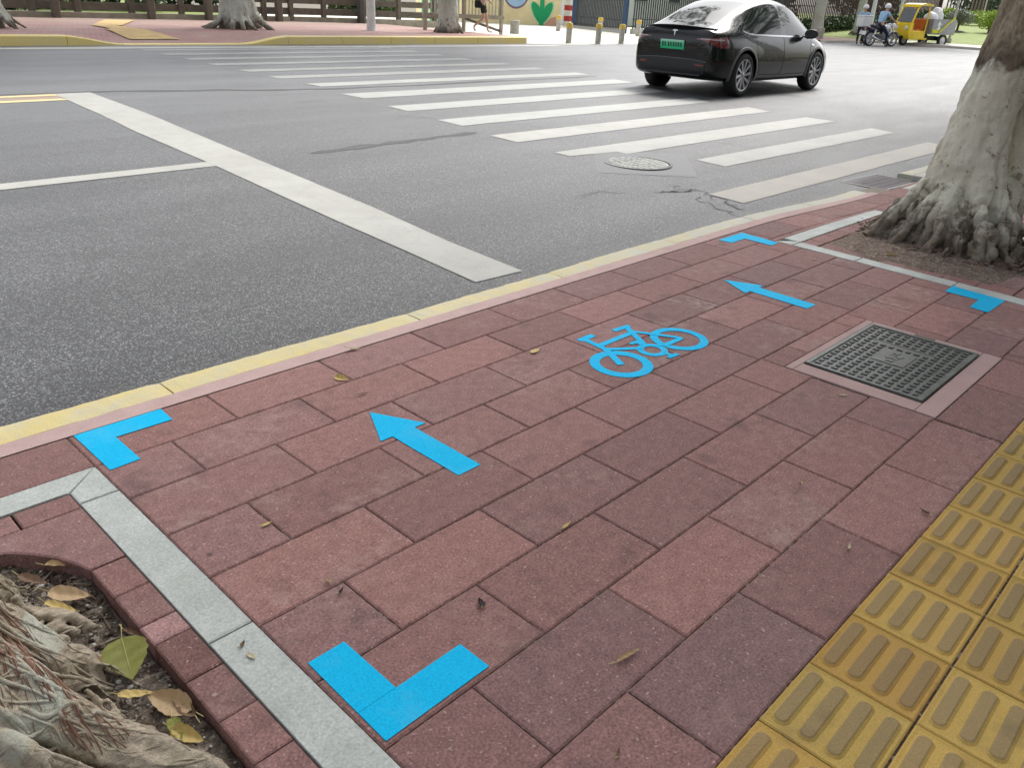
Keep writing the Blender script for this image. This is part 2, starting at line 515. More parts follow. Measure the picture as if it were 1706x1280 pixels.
# gutter apron along the far kerb
b = MB()
sheet(b, [(-20,19.62),(22.3,19.2),(22.3,19.52),(-20,20.05)], 2, 20, 0.003)
b.build('gutter', M['conc'], road)
# asphalt patch around the round cover, seams and cracks
b = MB(); b.add([(x,y,zroad(x,y)+0.0022) for x,y in ((6.28,4.86),(7.02,4.20),(7.98,4.96),(7.16,5.62))], [(0,1,2,3)])
b.build('road_patch', M['patch'], road)
def crack(pts, w=0.02, dz=0.003, name='crack', mat='seam', amp=0.05, n=5):
    if w < 0.06: w *= 0.6; mat = 'crackmat'
    P=[]
    for i in range(len(pts)-1):
        for k in range(n):
            t=k/n; P.append(Vector(pts[i]).lerp(Vector(pts[i+1]),t))
    P.append(Vector(pts[-1]))
    P=[p+Vector((rnd.uniform(-amp,amp),rnd.uniform(-amp,amp))) for p in P]
    mb=MB(); vs=[]; fs=[]
    for i,p in enumerate(P):
        d=(P[min(i+1,len(P)-1)]-P[max(i-1,0)]).normalized(); nrm=Vector((-d.y,d.x))
        ww=w*rnd.uniform(0.35,1.2)*(0.25 if i in (0,len(P)-1) else 1)
        for sgn in (-1,1):
            q=p+nrm*ww*sgn*0.5; vs.append((q.x,q.y,zroad(q.x,q.y)+dz))
    for i in range(len(P)-1): fs.append((2*i,2*i+1,2*i+3,2*i+2))
    mb.add(vs,fs); return mb.build(name, M[mat], road)
crack([(4.4,6.9),(5.3,6.95),(6.1,7.0),(6.75,7.05)], 0.16, 0.0025, 'seam', amp=0.02)
crack([(-10,11.95),(4.3,11.9),(7.5,11.0),(14,11.0)], 0.18, 0.0025, 'seam', amp=0.05, n=8)
crack([(6.52,4.18),(6.42,3.98),(6.55,3.82),(6.35,3.6)], 0.022)
crack([(6.05,4.05),(6.25,3.98),(6.38,3.92),(6.5,3.93)], 0.05)
crack([(6.3,3.75),(6.15,3.55),(6.05,3.3),(6.0,3.02)], 0.02)
crack([(6.5,3.7),(6.3,3.45),(6.22,3.2)], 0.03)
crack([(5.9,4.2),(5.6,4.35),(5.3,4.3)], 0.014)
crack([(6.6,8.4),(7.2,7.7),(8.2,6.6),(8.9,5.5),(9.2,4.4)], 0.016)

# ---------------------------------------------------------------- near footpath
def path_z(x, y):
    """the footpath sinks a little towards the crossing, beside the kerb only"""
    return -0.055 * sstep(5.4, 7.6, x) * sstep(2.05, 2.66, y)
def bend(mb):
    mb.v = [(x, y, z + path_z(x, y)) for (x, y, z) in mb.v]

def tile(mb, x0, x1, y0, y1, gap=0.0013, ch=0.0050, dep=0.012, lift=0.0008):
    """paver with a chamfered edge; top very slightly off level"""
    dz = [rnd.uniform(-lift*2.2, 0) + rnd.uniform(-lift, 0) for _ in range(4)]
    m_ = rnd.uniform(-lift*1.6, 0); dz = [m_ + (d-m_)*0.4 for d in dz]
    x0+=gap+rnd.uniform(0,.0010); x1-=gap+rnd.uniform(0,.0010); y0+=gap+rnd.uniform(0,.0010); y1-=gap+rnd.uniform(0,.0010)
    if x1-x0 < 0.02 or y1-y0 < 0.02: return
    o=[(x0,y0),(x1,y0),(x1,y1),(x0,y1)]
    i_=[(x0+ch,y0+ch),(x1-ch,y0+ch),(x1-ch,y1-ch),(x0+ch,y1-ch)]
    vs=[(p[0],p[1],-dep) for p in o]+[(p[0],p[1],-ch*0.8+dz[k]) for k,p in enumerate(o)]+[(p[0],p[1],dz[k]) for k,p in enumerate(i_)]
    fs=[]
    for k in range(4):
        j=(k+1)%4
        fs.append((k,j,4+j,4+k)); fs.append((4+k,4+j,8+j,8+k))
    fs.append((8,9,10,11))
    mb.t=(rnd.random(), clamp(rnd.gauss(0.42,0.23)), rnd.random()**1.5, 1.0)
    mb.add(vs,fs)

def subtract(rects, hole):
    out=[]
    hx0,hx1,hy0,hy1=hole
    for (x0,x1,y0,y1) in rects:
        if hx1<=x0 or hx0>=x1 or hy1<=y0 or hy0>=y1: out.append((x0,x1,y0,y1)); continue
        if x0<hx0: out.append((x0,hx0,y0,y1))
        if hx1<x1: out.append((hx1,x1,y0,y1))
        a,c=max(x0,hx0),min(x1,hx1)
        if y0<hy0: out.append((a,c,y0,hy0))
        if hy1<y1: out.append((a,c,hy1,y1))
    return out

Y0 = 2.713
ylines = [2.713,2.464,2.2146,1.9654,1.7158,1.4655,1.217,0.9663,0.7132,0.4613]
holes = [(3.218,4.125,0.708,1.352), (5.075,6.86,0.72,2.412), (-1.2,0.706,0.70,2.464)]
b = MB()
for k in range(9):
    off = 0.706 if k % 2 == 0 else 0.956
    x = off - 0.5*6
    while x < 22:
        rects = [(x, x+0.5, ylines[k+1], ylines[k])]
        xh = 5.067+((ylines[k]+ylines[k+1])/2-0.72)*0.062
        for h in holes: rects = subtract(rects, (xh, *h[1:]) if h[0] == 5.075 else h)
        for r in rects: tile(b, *r)
        x += 0.5
for k in range(5):                                  # beyond the tactile strip
    yb = -0.29 - 0.25*k
    x = -2 + (0.25 if k % 2 else 0)
    while x < 12: tile(b, x, x+0.5, yb-0.25, yb); x += 0.5
bend(b)
footpath = tag(b.build('footpath', M['tile'], tint=True), kind='structure')
b = MB()
for (x0,x1,y0,y1) in [(0.60,5.08,-1.6,2.72),(5.08,6.86,-1.6,0.73),(5.08,6.86,2.40,2.72),(6.86,22,-1.6,2.72),(-2.6,0.60,2.355,2.72),(-2.6,0.60,-1.6,0.72)]:
    n=max(1,int((x1-x0)/0.4)); q=max(1,int((y1-y0)/0.3))
    for i in range(n):
        for j in range(q):
            xa,xb=lerp(x0,x1,i/n),lerp(x0,x1,(i+1)/n); ya,yb=lerp(y0,y1,j/q),lerp(y0,y1,(j+1)/q)
            b.add([(xa,ya,-0.0065),(xb,ya,-0.0065),(xb,yb,-0.0065),(xa,yb,-0.0065)],[(0,1,2,3)])
bend(b); b.build('joint_bed', M['joint'], footpath)

# kerb stones, each a part, and the pink mortar strip behind them
kerb = None
def kerb_z(x): return -0.060 * sstep(5.6, 7.6, x)
cuts = [-3.1,-2.0,-0.95,0.10,1.125,2.35,3.40,4.55,5.60,6.60,7.72]
def kerb_stone(x0, x1, y0=2.795, y1=2.945):
    mb = MB(); n = 26
    prof = [(y0,-0.30),(y0,-0.004),(y0+0.006,0.0),(y1-0.030,0.0),(y1-0.012,-0.006),(y1-0.002,-0.022),(y1+0.004,-0.30)]
    vs=[]; fs=[]; m_=len(prof)
    g=0.0035
    for i in range(n+1):
        x = lerp(x0+g, x1-g, i/n); e = 0.004 if i in (0,n) else 0
        dy = 0.010*math.sin(x*1.7)+0.004*math.sin(x*5.1)
        for (y,z) in prof: vs.append((x, y+dy*(1 if y>2.9 else 0.3)+(rnd.uniform(-0.004,0.002) if z>-0.03 and y>y0+0.05 else 0), z - (e if z>-0.1 else 0) + kerb_z(x) + rnd.uniform(-0.0012,0.0012)))
    for i in range(n):
        for k in range(m_-1): fs.append((i*m_+k, i*m_+k+1, (i+1)*m_+k+1, (i+1)*m_+k))
    fs.append(tuple(range(m_))[::-1]); fs.append(tuple(n*m_+k for k in range(m_)))
    mb.add(vs,[f[::-1] for f in fs]); return mb
kerb = bpy.data.objects.new('kerb', None); COL.objects.link(kerb); kerb['kind'] = 'structure'
for i in range(len(cuts)-1):
    kerb_stone(cuts[i], cuts[i+1]).build('kerb_stone', M['kerb'], kerb)
for (xa,xb) in ((9.05,10.2),(10.2,11.4),(11.4,12.6),(12.6,13.8),(13.8,15.2)):
    kerb_stone(xa, xb, 2.88, 3.03).build('kerb_stone', M['kerb'], kerb)
b = MB(); n=60
vs=[]; fs=[]
for i in range(n+1):
    x=lerp(-3.0,7.75,i/n); w=0.006*math.sin(x*2.3)+rnd.uniform(-0.004,0.004)
    vs += [(x,2.712,0.0008+path_z(x,2.712)),(x,2.7965+w*0.2,0.0012+kerb_z(x))]
for i in range(n): fs.append((2*i,2*i+2,2*i+3,2*i+1))
b.add(vs,fs); b.build('mortar_strip', M['pink'], kerb)
# broken gutter piece between the kerb and the drain grate
b = MB()
b.box(7.72,8.17,2.68,2.93,-0.3,-0.083,0.01); b.m=1; b.box(8.98,9.6,2.62,2.86,-0.3,-0.05,0.008); b.box(8.15,9.3,2.45,2.66,-0.3,-0.045,0.008)
b.build('gutter_slab', [m_concrete('brown_concrete',(0.15,0.13,0.10),(0.23,0.20,0.16),6), M['conc']], kerb)

# granite border strips
b = MB()
def slab(mb, quad, z1=0.0015, z0=-0.05, c=0.003):
    A=[Vector((*q,0)) for q in quad]; ctr=sum(A,Vector())/4
    ins=[p+(ctr-p).normalized()*c*1.6 for p in A]
    vs=[(p.x,p.y,z0) for p in A]+[(p.x,p.y,z1-c) for p in A]+[(p.x,p.y,z1) for p in ins]
    fs=[]
    for k in range(4):
        j=(k+1)%4; fs += [(k,j,4+j,4+k),(4+k,4+j,8+j,8+k)]
    fs.append((8,9,10,11)); mb.add(vs,fs)
g=0.0025
for (ya,yb) in ((0.46,0.7),(0.7,1.49),(1.49,2.28)):
    slab(b, [(0.590,ya+g),(0.703,ya+g),(0.703,yb-g),(0.590,yb-g)])
slab(b, [(0.590,2.28+g),(0.703,2.28+g),(0.703,2.461),(0.590,2.357)])
slab(b, [(-0.2,2.360),(0.5865,2.360),(0.6995,2.461),(-0.2,2.461)])
slab(b, [(-1.2,2.360),(-0.203,2.360),(-0.203,2.461),(-1.2,2.461)])
border = tag(b.build('granite_border', M['granite']), kind='structure')
b = MB()
P=lambda y: 5.068+(y-0.72)*0.062
for (ya,yb) in ((0.74,1.25),(1.25,1.85),(1.85,2.29)):
    slab(b, [(P(ya),ya+g),(P(ya)+0.115,ya+g),(P(yb)+0.115,yb-g),(P(yb),yb-g)])
slab(b, [(P(2.29),2.29+g),(P(2.29)+0.115,2.29+g),(P(2.4)+0.115,2.30),(P(2.4),2.412)])
for (xa,xb) in ((P(2.35)+0.117,5.95),(5.95,6.74)):
    slab(b, [(xa+g,2.292),(xb-g,2.292),(xb-g,2.410),(xa+g,2.410)])
slab(b, [(6.742,0.74),(6.855,0.74),(6.855,1.58),(6.742,1.58)]); slab(b, [(6.742,1.585),(6.855,1.585),(6.855,2.41),(6.742,2.41)])
slab(b, [(5.20,0.725),(6.735,0.725),(6.735,0.83),(5.20,0.83)])
bend(b)
tag(b.build('granite_border', M['granite']), kind='structure')

# brick edging of the two tree pits
b = MB()
jn=[2.255,1.951,1.808,1.573+0.075,1.573-0.002,1.416,1.264,1.119,0.97,0.82]
ys_=[(1.951,1.803),(1.803,1.655),(1.655,1.574),(1.574,1.416),(1.416,1.264),(1.264,1.119),(1.119,0.97),(0.97,0.82)]
for k,(ya,yb) in enumerate(ys_):
    tile(b, 0.494, 0.588, yb, ya, 0.001, 0.004, 0.10, 0.001)
    r_=b.t; o=len(b.tint)
    if k==2: 
        for q in range(o-12,o): b.tint[q]=(3.2,1.4,1.0,1)
    if k==3:
        for q in range(o-12,o): b.tint[q]=(-0.9,-0.5,0.0,1)
for (xa,xb) in ((0.428,0.588),(0.27,0.424),(0.11,0.266),(-0.05,0.106),(-0.21,-0.054)):
    tile(b, xa, xb, 2.258, 2.356, 0.001, 0.004, 0.10, 0.001)
# corner slab with its quarter-round cut-out
arc=[(0.494,1.953),(0.478,2.00),(0.452,2.060),(0.410,2.120),(0.365,2.168),(0.32,2.198),(0.27,2.213),(0.22,2.217),(0.16,2.218)]
out=[(0.586,1.953),(0.586,2.02),(0.586,2.09),(0.586,2.15),(0.586,2.254),(0.44,2.254),(0.36,2.254),(0.26,2.254),(0.16,2.254)]
b.t=(0.75,0.75,1.0,1); vs=[]; fs=[]
for (p,q) in zip(arc,out):
    vs += [(p[0],p[1],-0.10),(p[0],p[1],-0.004),(p[0]+0.004,p[1]+0.004,-0.0005),(q[0],q[1],-0.0005),(q[0],q[1],-0.10)]
for i in range(len(arc)-1):
    for k in range(4): fs.append((5*i+k,5*i+k+1,5*(i+1)+k+1,5*(i+1)+k))
fs.append((4,3,2,1,0))
b.add(vs,fs)
# right-hand pit
for x0 in [5.22+0.205*k for k in range(8)]:
    if x0 < 6.7: tile(b, x0, min(x0+0.205,6.735), 2.17, 2.288, 0.0015, 0.004, 0.06, 0.0015); tile(b, x0, min(x0+0.205,6.735), 0.84, 0.95, 0.0015,0.004,0.06,0.0015)
for y0_ in [0.955+0.2*k for k in range(6)]:
    xl = P(y0_)+0.125
    tile(b, xl, xl+0.16, y0_, y0_+0.2, 0.0015, 0.004, 0.06, 0.002)
    tile(b, 6.60, 6.735, y0_, y0_+0.2, 0.0015, 0.004, 0.06, 0.002)
for y0_ in [0.955+0.2*k for k in range(6)]:
    if not 1.3 < y0_ < 2.0: tile(b, P(y0_)+0.29, P(y0_)+0.62, y0_, y0_+0.2, 0.0015,0.004,0.06,0.003)
bend(b)
tag(b.build('pit_edging', M['tile'], tint=True), kind='structure')

# tactile strip
b = MB()
def tact(mb, x0, y0, s_=0.25):
    x1,y1=x0+s_,y0+s_; g=0.0016; ch=0.004
    t=(rnd.random(), rnd.random(), rnd.random(),1); mb.t=t; mb.m=0
    dz=rnd.uniform(-0.001,0.0005)
    o=[(x0+g,y0+g),(x1-g,y0+g),(x1-g,y1-g),(x0+g,y1-g)]
    rim=[(x0+g+ch,y0+g+ch),(x1-g-ch,y0+g+ch),(x1-g-ch,y1-g-ch),(x0+g+ch,y1-g-ch)]
    e=0.012; f_=[(x0+g+e,y0+g+e),(x1-g-e,y0+g+e),(x1-g-e,y1-g-e),(x0+g+e,y1-g-e)]
    vs=[(*p,-0.012) for p in o]+[(*p,-0.003+dz) for p in o]+[(*p,dz) for p in rim]+[(*p,-0.0025+dz) for p in f_]
    fs=[]
    for k in range(4):
        j=(k+1)%4
        for a in (0,4,8): fs.append((a+k,a+j,a+4+j,a+4+k))
    fs.append((12,13,14,15)); mb.add(vs,fs)
    for k in range(4):
        yc=y0+s_*(0.135+0.243*k); r=0.0168; L=0.082; xc=(x0+x1)/2
        for (mt,rr,za,zb,rr2) in ((0,r+0.006,-0.0025,0.0022,r+0.0005),(1,r+0.0004,0.0022,0.0048,r-0.004)):
            ring=[]
            for q in range(16):
                a=2*math.pi*q/16
                ring.append((math.cos(a), math.sin(a), L if math.cos(a)>0 else -L))
            lo=[(xc+c*rr+l_, yc+s2*rr, za+dz) for (c,s2,l_) in ring]
            hi=[(xc+c*rr2+l_, yc+s2*rr2, zb+dz) for (c,s2,l_) in ring]
            mb.m=mt
            mb.add(lo+hi, [(q,(q+1)%16,16+(q+1)%16,16+q) for q in range(16)]+([tuple(range(16,32))] if mt==1 else []))
    mb.m=0
for col_ in range(3):
    y0_=0.4613-0.25*(col_+1)
    for k in range(-12,46):
        if col_ and k>20: continue
        tact(b, 0.1023+0.25*k, y0_+ (0.0 if col_==0 else -0.003*col_))
tp = tag(b.build('tactile_path', [M['tact'],M['tactbar']], tint=True), kind='structure')
b=MB(); b.add([(-3,-0.3,-0.008),(13,-0.3,-0.008),(13,0.462,-0.008),(-3,0.462,-0.008)],[(0,1,2,3)]); b.build('joint_bed', M['joint'], tp)
# ---------------------------------------------------------------- blue floor stickers
def m_sticker():
    g = NB('blue_sticker_film')
    f = g.noise(190, 3, 0.8); n = g.noise(7, 5, 0.6); v = g.noise(900, 1)
    base = g.mix(g.ramp(f, [(0.35, 0), (0.65, 1)]), (0.0005, 0.37, 0.70), (0.004, 0.52, 0.84))
    base = g.mix(g.ramp(n, [(0.52, 0), (0.80, 0.30)]), base, (0.16, 0.42, 0.58))
    base = g.mix(g.ramp(g.noise(38, 4, 0.7), [(0.66, 0), (0.72, 0.5)]), base, (0.08, 0.27, 0.40))
    g.col(base); g.set(rough=0.7, spec=0.12)
    g.bump(g.math('ADD', f, n), 0.45, 0.0015)
    return g.m
M['sticker'] = m_sticker()
STICKERS = 'blue stickers marking the bicycle parking bay'
def sticker(name, polys, label, cat='sticker'):
    b = MB()
    for k,p in enumerate(polys):
        z = 0.0010 + 0.00012*k
        b.prism(p, z-0.0006, z+0.0010)
    bend(b)
    return tag(b.build(name, M['sticker']), label, cat, STICKERS)
sticker('corner_sticker', [[(0.727,2.706),(0.730,2.408),(0.829,2.413),(0.828,2.606),(1.026,2.603),(1.030,2.707)]],
        'blue corner sticker by the yellow kerb, beside the mitre of the granite border')
sticker('corner_sticker', [[(0.725,1.277),(0.7222,1.0795),(0.8268,1.0795),(0.826,1.277)],[(0.7222,1.0785),(0.721,0.979),(1.025,0.981),(1.024,1.080),(0.8272,1.0785)]],
        'blue L sticker nearest the camera, seamed corner next to the granite strip')
sticker('corner_sticker', [[(4.857,2.671),(5.166,2.668),(5.135,2.376),(5.030,2.374),(5.040,2.578),(4.865,2.576)]],
        'blue corner sticker between the kerb and the end of the far granite strip')
sticker('corner_sticker', [[(4.968,1.243),(5.112,1.247),(5.078,0.953),(4.769,0.957),(4.790,1.055),(4.963,1.060)]],
        'blue corner sticker in front of the leaning tree, beyond the square cover')
def arrow(cx, ty, by, lean=0.0, hw=0.102, sw=0.05, hl=0.20):
    q=[(0,ty),(hw,ty-hl),(sw,ty-hl),(sw,by),(-sw,by),(-sw,ty-hl),(-hw,ty-hl)]
    return [(cx+x+lean*(y-by), y) for x,y in q]
sticker('arrow_sticker', [arrow(1.586,2.190,1.646)], 'blue straight arrow sticker nearest the near bracket, pointing at the kerb', 'arrow')
sticker('arrow_sticker', [arrow(4.075,2.182,1.634,0.05)], 'blue straight arrow sticker beyond the bicycle symbol, pointing at the kerb', 'arrow')
def bar(a, c, w, w2=None):
    a=Vector(a); c=Vector(c); d=(c-a).normalized(); n=Vector((-d.y,d.x)); w2=w2 or w
    return [tuple(a+n*w/2),tuple(c+n*w2/2),tuple(c-n*w2/2),tuple(a-n*w/2)]
def ring_quads(c, ro, ri, n=40):
    return (c, ro, ri, n)
b = MB()
def ring(mb, c, ro, ri, z0, z1, n=48):
    vs=[]; fs=[]
    for k in range(n):
        a=2*math.pi*k/n; cs,sn=math.cos(a),math.sin(a)
        vs += [(c[0]+ro*cs,c[1]+ro*sn,z0),(c[0]+ro*cs,c[1]+ro*sn,z1),(c[0]+ri*cs,c[1]+ri*sn,z1),(c[0]+ri*cs,c[1]+ri*sn,z0)]
    for k in range(n):
        j=(k+1)%n
        for q in range(3): fs.append((4*k+q,4*j+q,4*j+q+1,4*k+q+1))
    mb.add(vs,[f[::1] for f in fs])
zz=[0.0004]
def lay(fn):
    z=zz[0]; zz[0]+=0.0001; fn(z, z+0.0012)
lay(lambda z0,z1: ring(b,(2.677,1.845),0.139,0.094,z0,z1))
lay(lambda z0,z1: ring(b,(3.124,1.843),0.137,0.098,z0,z1))
lay(lambda z0,z1: ring(b,(2.912,1.846),0.071,0.040,z0,z1,36))
for (a,c,w) in (((2.738,2.133),(2.842,2.134),0.034),((2.770,2.140),(2.752,1.985),0.030),((2.752,1.99),(2.668,1.838),0.034),
    ((2.962,2.106),(3.075,2.098),0.030),((3.052,2.10),(2.922,1.885),0.030),((2.772,2.034),(3.02,2.034),0.032),
    ((2.755,1.985),(2.892,1.888),0.026),((3.022,2.046),(3.074,1.957),0.024),((3.074,1.957),(3.142,1.838),0.024),
    ((2.945,1.888),(3.004,1.838),0.024),((3.0,1.840),(3.140,1.838),0.028),((2.925,1.945),(2.929,1.905),0.022),((2.930,1.79),(2.926,1.742),0.022),
    ((2.888,1.952),(2.945,1.950),0.022),((2.893,1.747),(2.962,1.742),0.024)):
    lay(lambda z0,z1,a=a,c=c,w=w: b.prism(bar(a,c,w),z0,z1))
tag(b.build('bicycle_sticker', M['sticker']), 'blue bicycle symbol sticker flat on the red paving between the two arrows', 'sticker', STICKERS)

# ---------------------------------------------------------------- square iron cover in its mortar frame
sq = thing('square_manhole_cover', 'square cast iron cover with raised studs set in a pink mortar frame', 'manhole cover', (3.70,1.055,0))
b = MB(); X0,X1,Y0_,Y1_ = -0.478,0.421,-0.345,0.296
hx0,hx1,hy0,hy1 = -0.378,0.368,-0.257,0.254
for (a,c,d,e) in ((X0,X1,Y0_,hy0-0.006),(X0,X1,hy1+0.006,Y1_),(X0,hx0-0.006,hy0-0.006,hy1+0.006),(hx1+0.006,X1,hy0-0.006,hy1+0.006)):
    b.box(a+0.0006,c-0.0006,d+0.0006,e-0.0006,-0.03,0.001,0.002)
b.build('mortar_frame', m_concrete('dull_pink_mortar',(0.33,0.215,0.20),(0.45,0.315,0.295),6), sq)
b = MB(); b.box(X0+.02,X1-.02,Y0_+.02,Y1_-.02,-0.06,-0.02); b.build('pit_rim', M['joint'], sq)
b = MB()
b.box(hx0,hx1,hy0,hy1,-0.03,0.004,0.003)
e=0.022
for (a,c,d,f_) in ((hx0,hx1,hy0,hy0+e),(hx0,hx1,hy1-e,hy1),(hx0,hx0+e,hy0+e,hy1-e),(hx1-e,hx1,hy0+e,hy1-e)):
    b.box(a,c,d,f_,0.0035,0.0095,0.002)
b.build('cover_plate', M['iron2'], sq)
b = MB()
nx,ny = 17,12
for i in range(nx):
    for j in range(ny):
        x=lerp(hx0+0.045,hx1-0.045,i/(nx-1)); y=lerp(hy0+0.042,hy1-0.042,j/(ny-1))
        if abs(x) < 0.095 and abs(y) < 0.085: continue
        if i in (12,) and 2<j<10: continue
        if (abs(x+0.26)<0.03 and abs(y+0.02)<0.03): continue
        if (i+j)%2==0: b.obox((x,y,0.0062),0.026,0.020,0.006,0,0,0,0.0022)
        else: b.obox((x,y,0.0062),0.020,0.026,0.006,0,0,0,0.0022)
b.build('stud_pattern', M['iron'], sq)
b = MB(); b.box(-0.09,0.09,-0.075,0.075,0.0038,0.0072,0.002)
for k in range(4):
    b.obox((-0.055+0.037*k,0.02*math.sin(k*2.2),0.0085),0.026,0.032,0.003,0.5*k,0,0,0.001)
b.lathe([(0.030,0.0038),(0.030,0.0085),(0.026,0.0085),(0.026,0.0038)],20); b.build('centre_plate', M['iron2'], sq)
b = MB(); b.M=Matrix.Translation((-0.262,-0.02,0)); b.lathe([(0.0,0.0046),(0.013,0.0046)],16); M['void']=simple('black_void',(0.004,0.004,0.004),0.9,bump=0); b.build('key_hole', M['void'], sq)
b=MB(); b.box(0.166,0.170,-0.15,0.16,0.0042,0.0050); b.build('cover_slot', M['void'], sq)
b = MB(); b.box(0.372,0.405,-0.05,0.05,-0.02,0.004,0.003); b.build('hinge', simple('rusty_iron',(0.10,0.062,0.045),0.8,0.3,20), sq)

# round cover in the road
rc = thing('round_manhole_cover', 'round worn iron cover set in the asphalt patch beside the zebra crossing', 'manhole cover', (7.04,4.94,zroad(7.04,4.94)))
b = MB(); b.lathe([(0.365,-0.02),(0.365,0.006),(0.335,0.008),(0.332,-0.002)],40); b.build('frame_ring', M['iron'], rc, True)
b = MB(); b.lathe([(0.0,0.0045),(0.322,0.0045),(0.326,-0.01)],40)
for i in range(-6,7):
    y=i*0.048; L=math.sqrt(max(0,0.30**2-y*y))
    n_=max(1,int(L*2/0.11))
    for k in range(n_):
        xa=-L+2*L*k/n_+0.008; xb=-L+2*L*(k+1)/n_-0.008
        b.box(xa,xb,y-0.013,y+0.013,0.004,0.0095,0.003)
cv = b.build('cover_plate', simple('polished_iron',(0.30,0.31,0.28),0.42,0.35,9,0.3,130,0.002,spec=0.5), rc)
rc.rotation_euler.z = R(8)

# drain grate by the kerb
gr = thing('drain_grate', 'square iron drain grate in the gutter at the crossing end of the kerb', 'drain', (8.60,3.03,-0.1005), R(-3))
b = MB()
for (a,c,d,f_) in ((-0.40,0.40,-0.24,-0.205),(-0.40,0.40,0.205,0.24),(-0.40,-0.365,-0.205,0.205),(0.365,0.40,-0.205,0.205)): b.box(a,c,d,f_,-0.03,0.0,0.003)
b.build('grate_frame', M['iron2'], gr)
b = MB()
for k in range(17): 
    x=-0.35+0.7*k/16; b.box(x-0.009,x+0.009,-0.205,0.205,-0.028,-0.002)
for k in range(5):
    y=-0.165+0.33*k/4; b.box(-0.365,0.365,y-0.008,y+0.008,-0.030,-0.0045)
b.build('grate_bars', simple('grate_iron',(0.11,0.085,0.095),0.5,0.25), gr)
b = MB(); b.box(-0.39,0.39,-0.23,0.23,-0.20,-0.14); b.build('drain_pit', M['joint'], gr)

# ---------------------------------------------------------------- fallen leaves
def m_leaf(name, c, c2, spot=(0.12,0.075,0.03)):
    g = NB(name); n=g.noise(55,4,0.6); x=g.sep()
    base=g.mix(n,c,c2); base=g.mix(g.ramp(g.noise(160,3,0.6),[(0.60,0),(0.70,0.6)]),base,spot)
    g.col(base); g.set(rough=0.55, spec=0.4); g.bump(g.noise(230,2),0.3,0.001); return g.m
LM = {'green': m_leaf('leaf_olive',(0.20,0.215,0.04),(0.26,0.255,0.06)), 'yellow': m_leaf('leaf_yellow',(0.50,0.36,0.10),(0.56,0.42,0.17)),
      'tan': m_leaf('leaf_tan',(0.42,0.29,0.16),(0.52,0.37,0.21)), 'brown': m_leaf('leaf_brown',(0.13,0.075,0.045),(0.20,0.12,0.07)),
      'dark': m_leaf('leaf_dark',(0.018,0.013,0.012),(0.035,0.025,0.02)), 'pale': m_leaf('leaf_pale',(0.50,0.44,0.28),(0.60,0.52,0.36))}
M['vein'] = simple('leaf_vein',(0.48,0.42,0.18),0.6,0.1,bump=0)
def leaf(x, y, L, W_, rz, curl, fold, mat, label, z=0.0, tilt=0.0, roll=0.0, pet=True, shape=0.55, vein=False):
    """L long, W wide; curl bends it along its length, fold lifts both halves from the midrib"""
    t = thing('fallen_leaf', label, 'leaf', (x,y,z), rz, 'fallen leaves on the paving and in the tree pit')
    b=MB(); n=18; m_=4; vs=[]; fs=[]
    for i in range(n+1):
        u=i/n; pk=shape*0.62; ea=0.55; eb=ea*(1-pk)/pk; w=W_*0.5*((u/pk)**ea*((1-u)/(1-pk))**eb if 0<u<1 else 0)+0.0004
        w*= 1+0.05*math.sin(i*2.1)
        cx = L*(u-0.5); cz = curl*L*((2*u-1)**2)
        for j in range(-m_,m_+1):
            s_=j/m_
            vs.append((cx, w*s_*math.cos(fold*abs(s_)), cz+abs(w*s_)*math.sin(fold)+0.0012*math.sin(i*1.3+j*0.9)))
    q=2*m_+1
    for i in range(n):
        for j in range(q-1): fs.append((i*q+j,(i+1)*q+j,(i+1)*q+j+1,i*q+j+1))
    rotm = Matrix.Rotation(tilt,4,'Y') @ Matrix.Rotation(roll,4,'X')
    b.M = rotm
    b.add(vs,fs)
    zmin=min(p[2] for p in b.v)
    dz = 0.0022-zmin
    b.v=[(p[0],p[1],p[2]+dz) for p in b.v]
    me=b.mesh('leaf_blade',LM[mat],True)
    bl=link('blade',me,t)
    md=None
    if pet or vein:
        b=MB(); b.M=Matrix.Translation((0,0,dz))@rotm
        pts=[(-L*0.5-L*0.28,0.006,curl*L+0.002),(-L*0.5-L*0.12,0.003,curl*L+0.001),(-L*0.5,0,curl*L)]
        if vein: pts += [(L*(u-0.5),0,curl*L*((2*u-1)**2)+0.0008) for u in (0.25,0.5,0.75,0.97)]
        b.tube(pts,[0.0011]*3+([0.0013,0.001,0.0008,0.0004] if vein else []),6)
        b.build('leaf_stalk', M['vein'], t, True)
    return t
# on the paving
leaf(1.675,2.492,0.062,0.034,R(-60),0.10,0.5,'yellow','curled yellow leaf on end between two pavers near the kerb',roll=0.5)
leaf(2.487,2.179,0.066,0.030,R(12),0.05,0.25,'yellow','flat pale yellow leaf on paving left of the bicycle symbol')
leaf(1.890,2.700,0.060,0.022,R(-25),0.22,0.6,'pale','withered pale leaf lying against the pink mortar strip')
leaf(1.292,0.773,0.082,0.020,R(-8),0.04,0.9,'tan','rolled tan leaf on the paver right of the nearest blue bracket')
leaf(1.587,1.223,0.045,0.012,R(10),0.05,0.5,'yellow','tiny yellow leaf lying along a joint in mid paving')
leaf(1.158,1.150,0.034,0.026,R(60),0.18,0.7,'dark','small black shrivelled leaf upright on red paving',roll=0.4)
leaf(1.655,2.325,0.044,0.010,R(-20),0.12,0.4,'brown','thin curved brown leaf above the tip of the near arrow')
leaf(2.486,0.497,0.038,0.016,R(70),0.2,0.9,'brown','folded brown leaf at the edge of the yellow tactile strip')
leaf(2.123,0.587,0.030,0.013,R(20),0.2,0.8,'pale','pale curled scrap of leaf near the tactile strip')
leaf(0.925,1.488,0.030,0.013,R(80),0.25,0.8,'tan','small tan scrap of leaf by the granite strip joint above the nearest bracket')
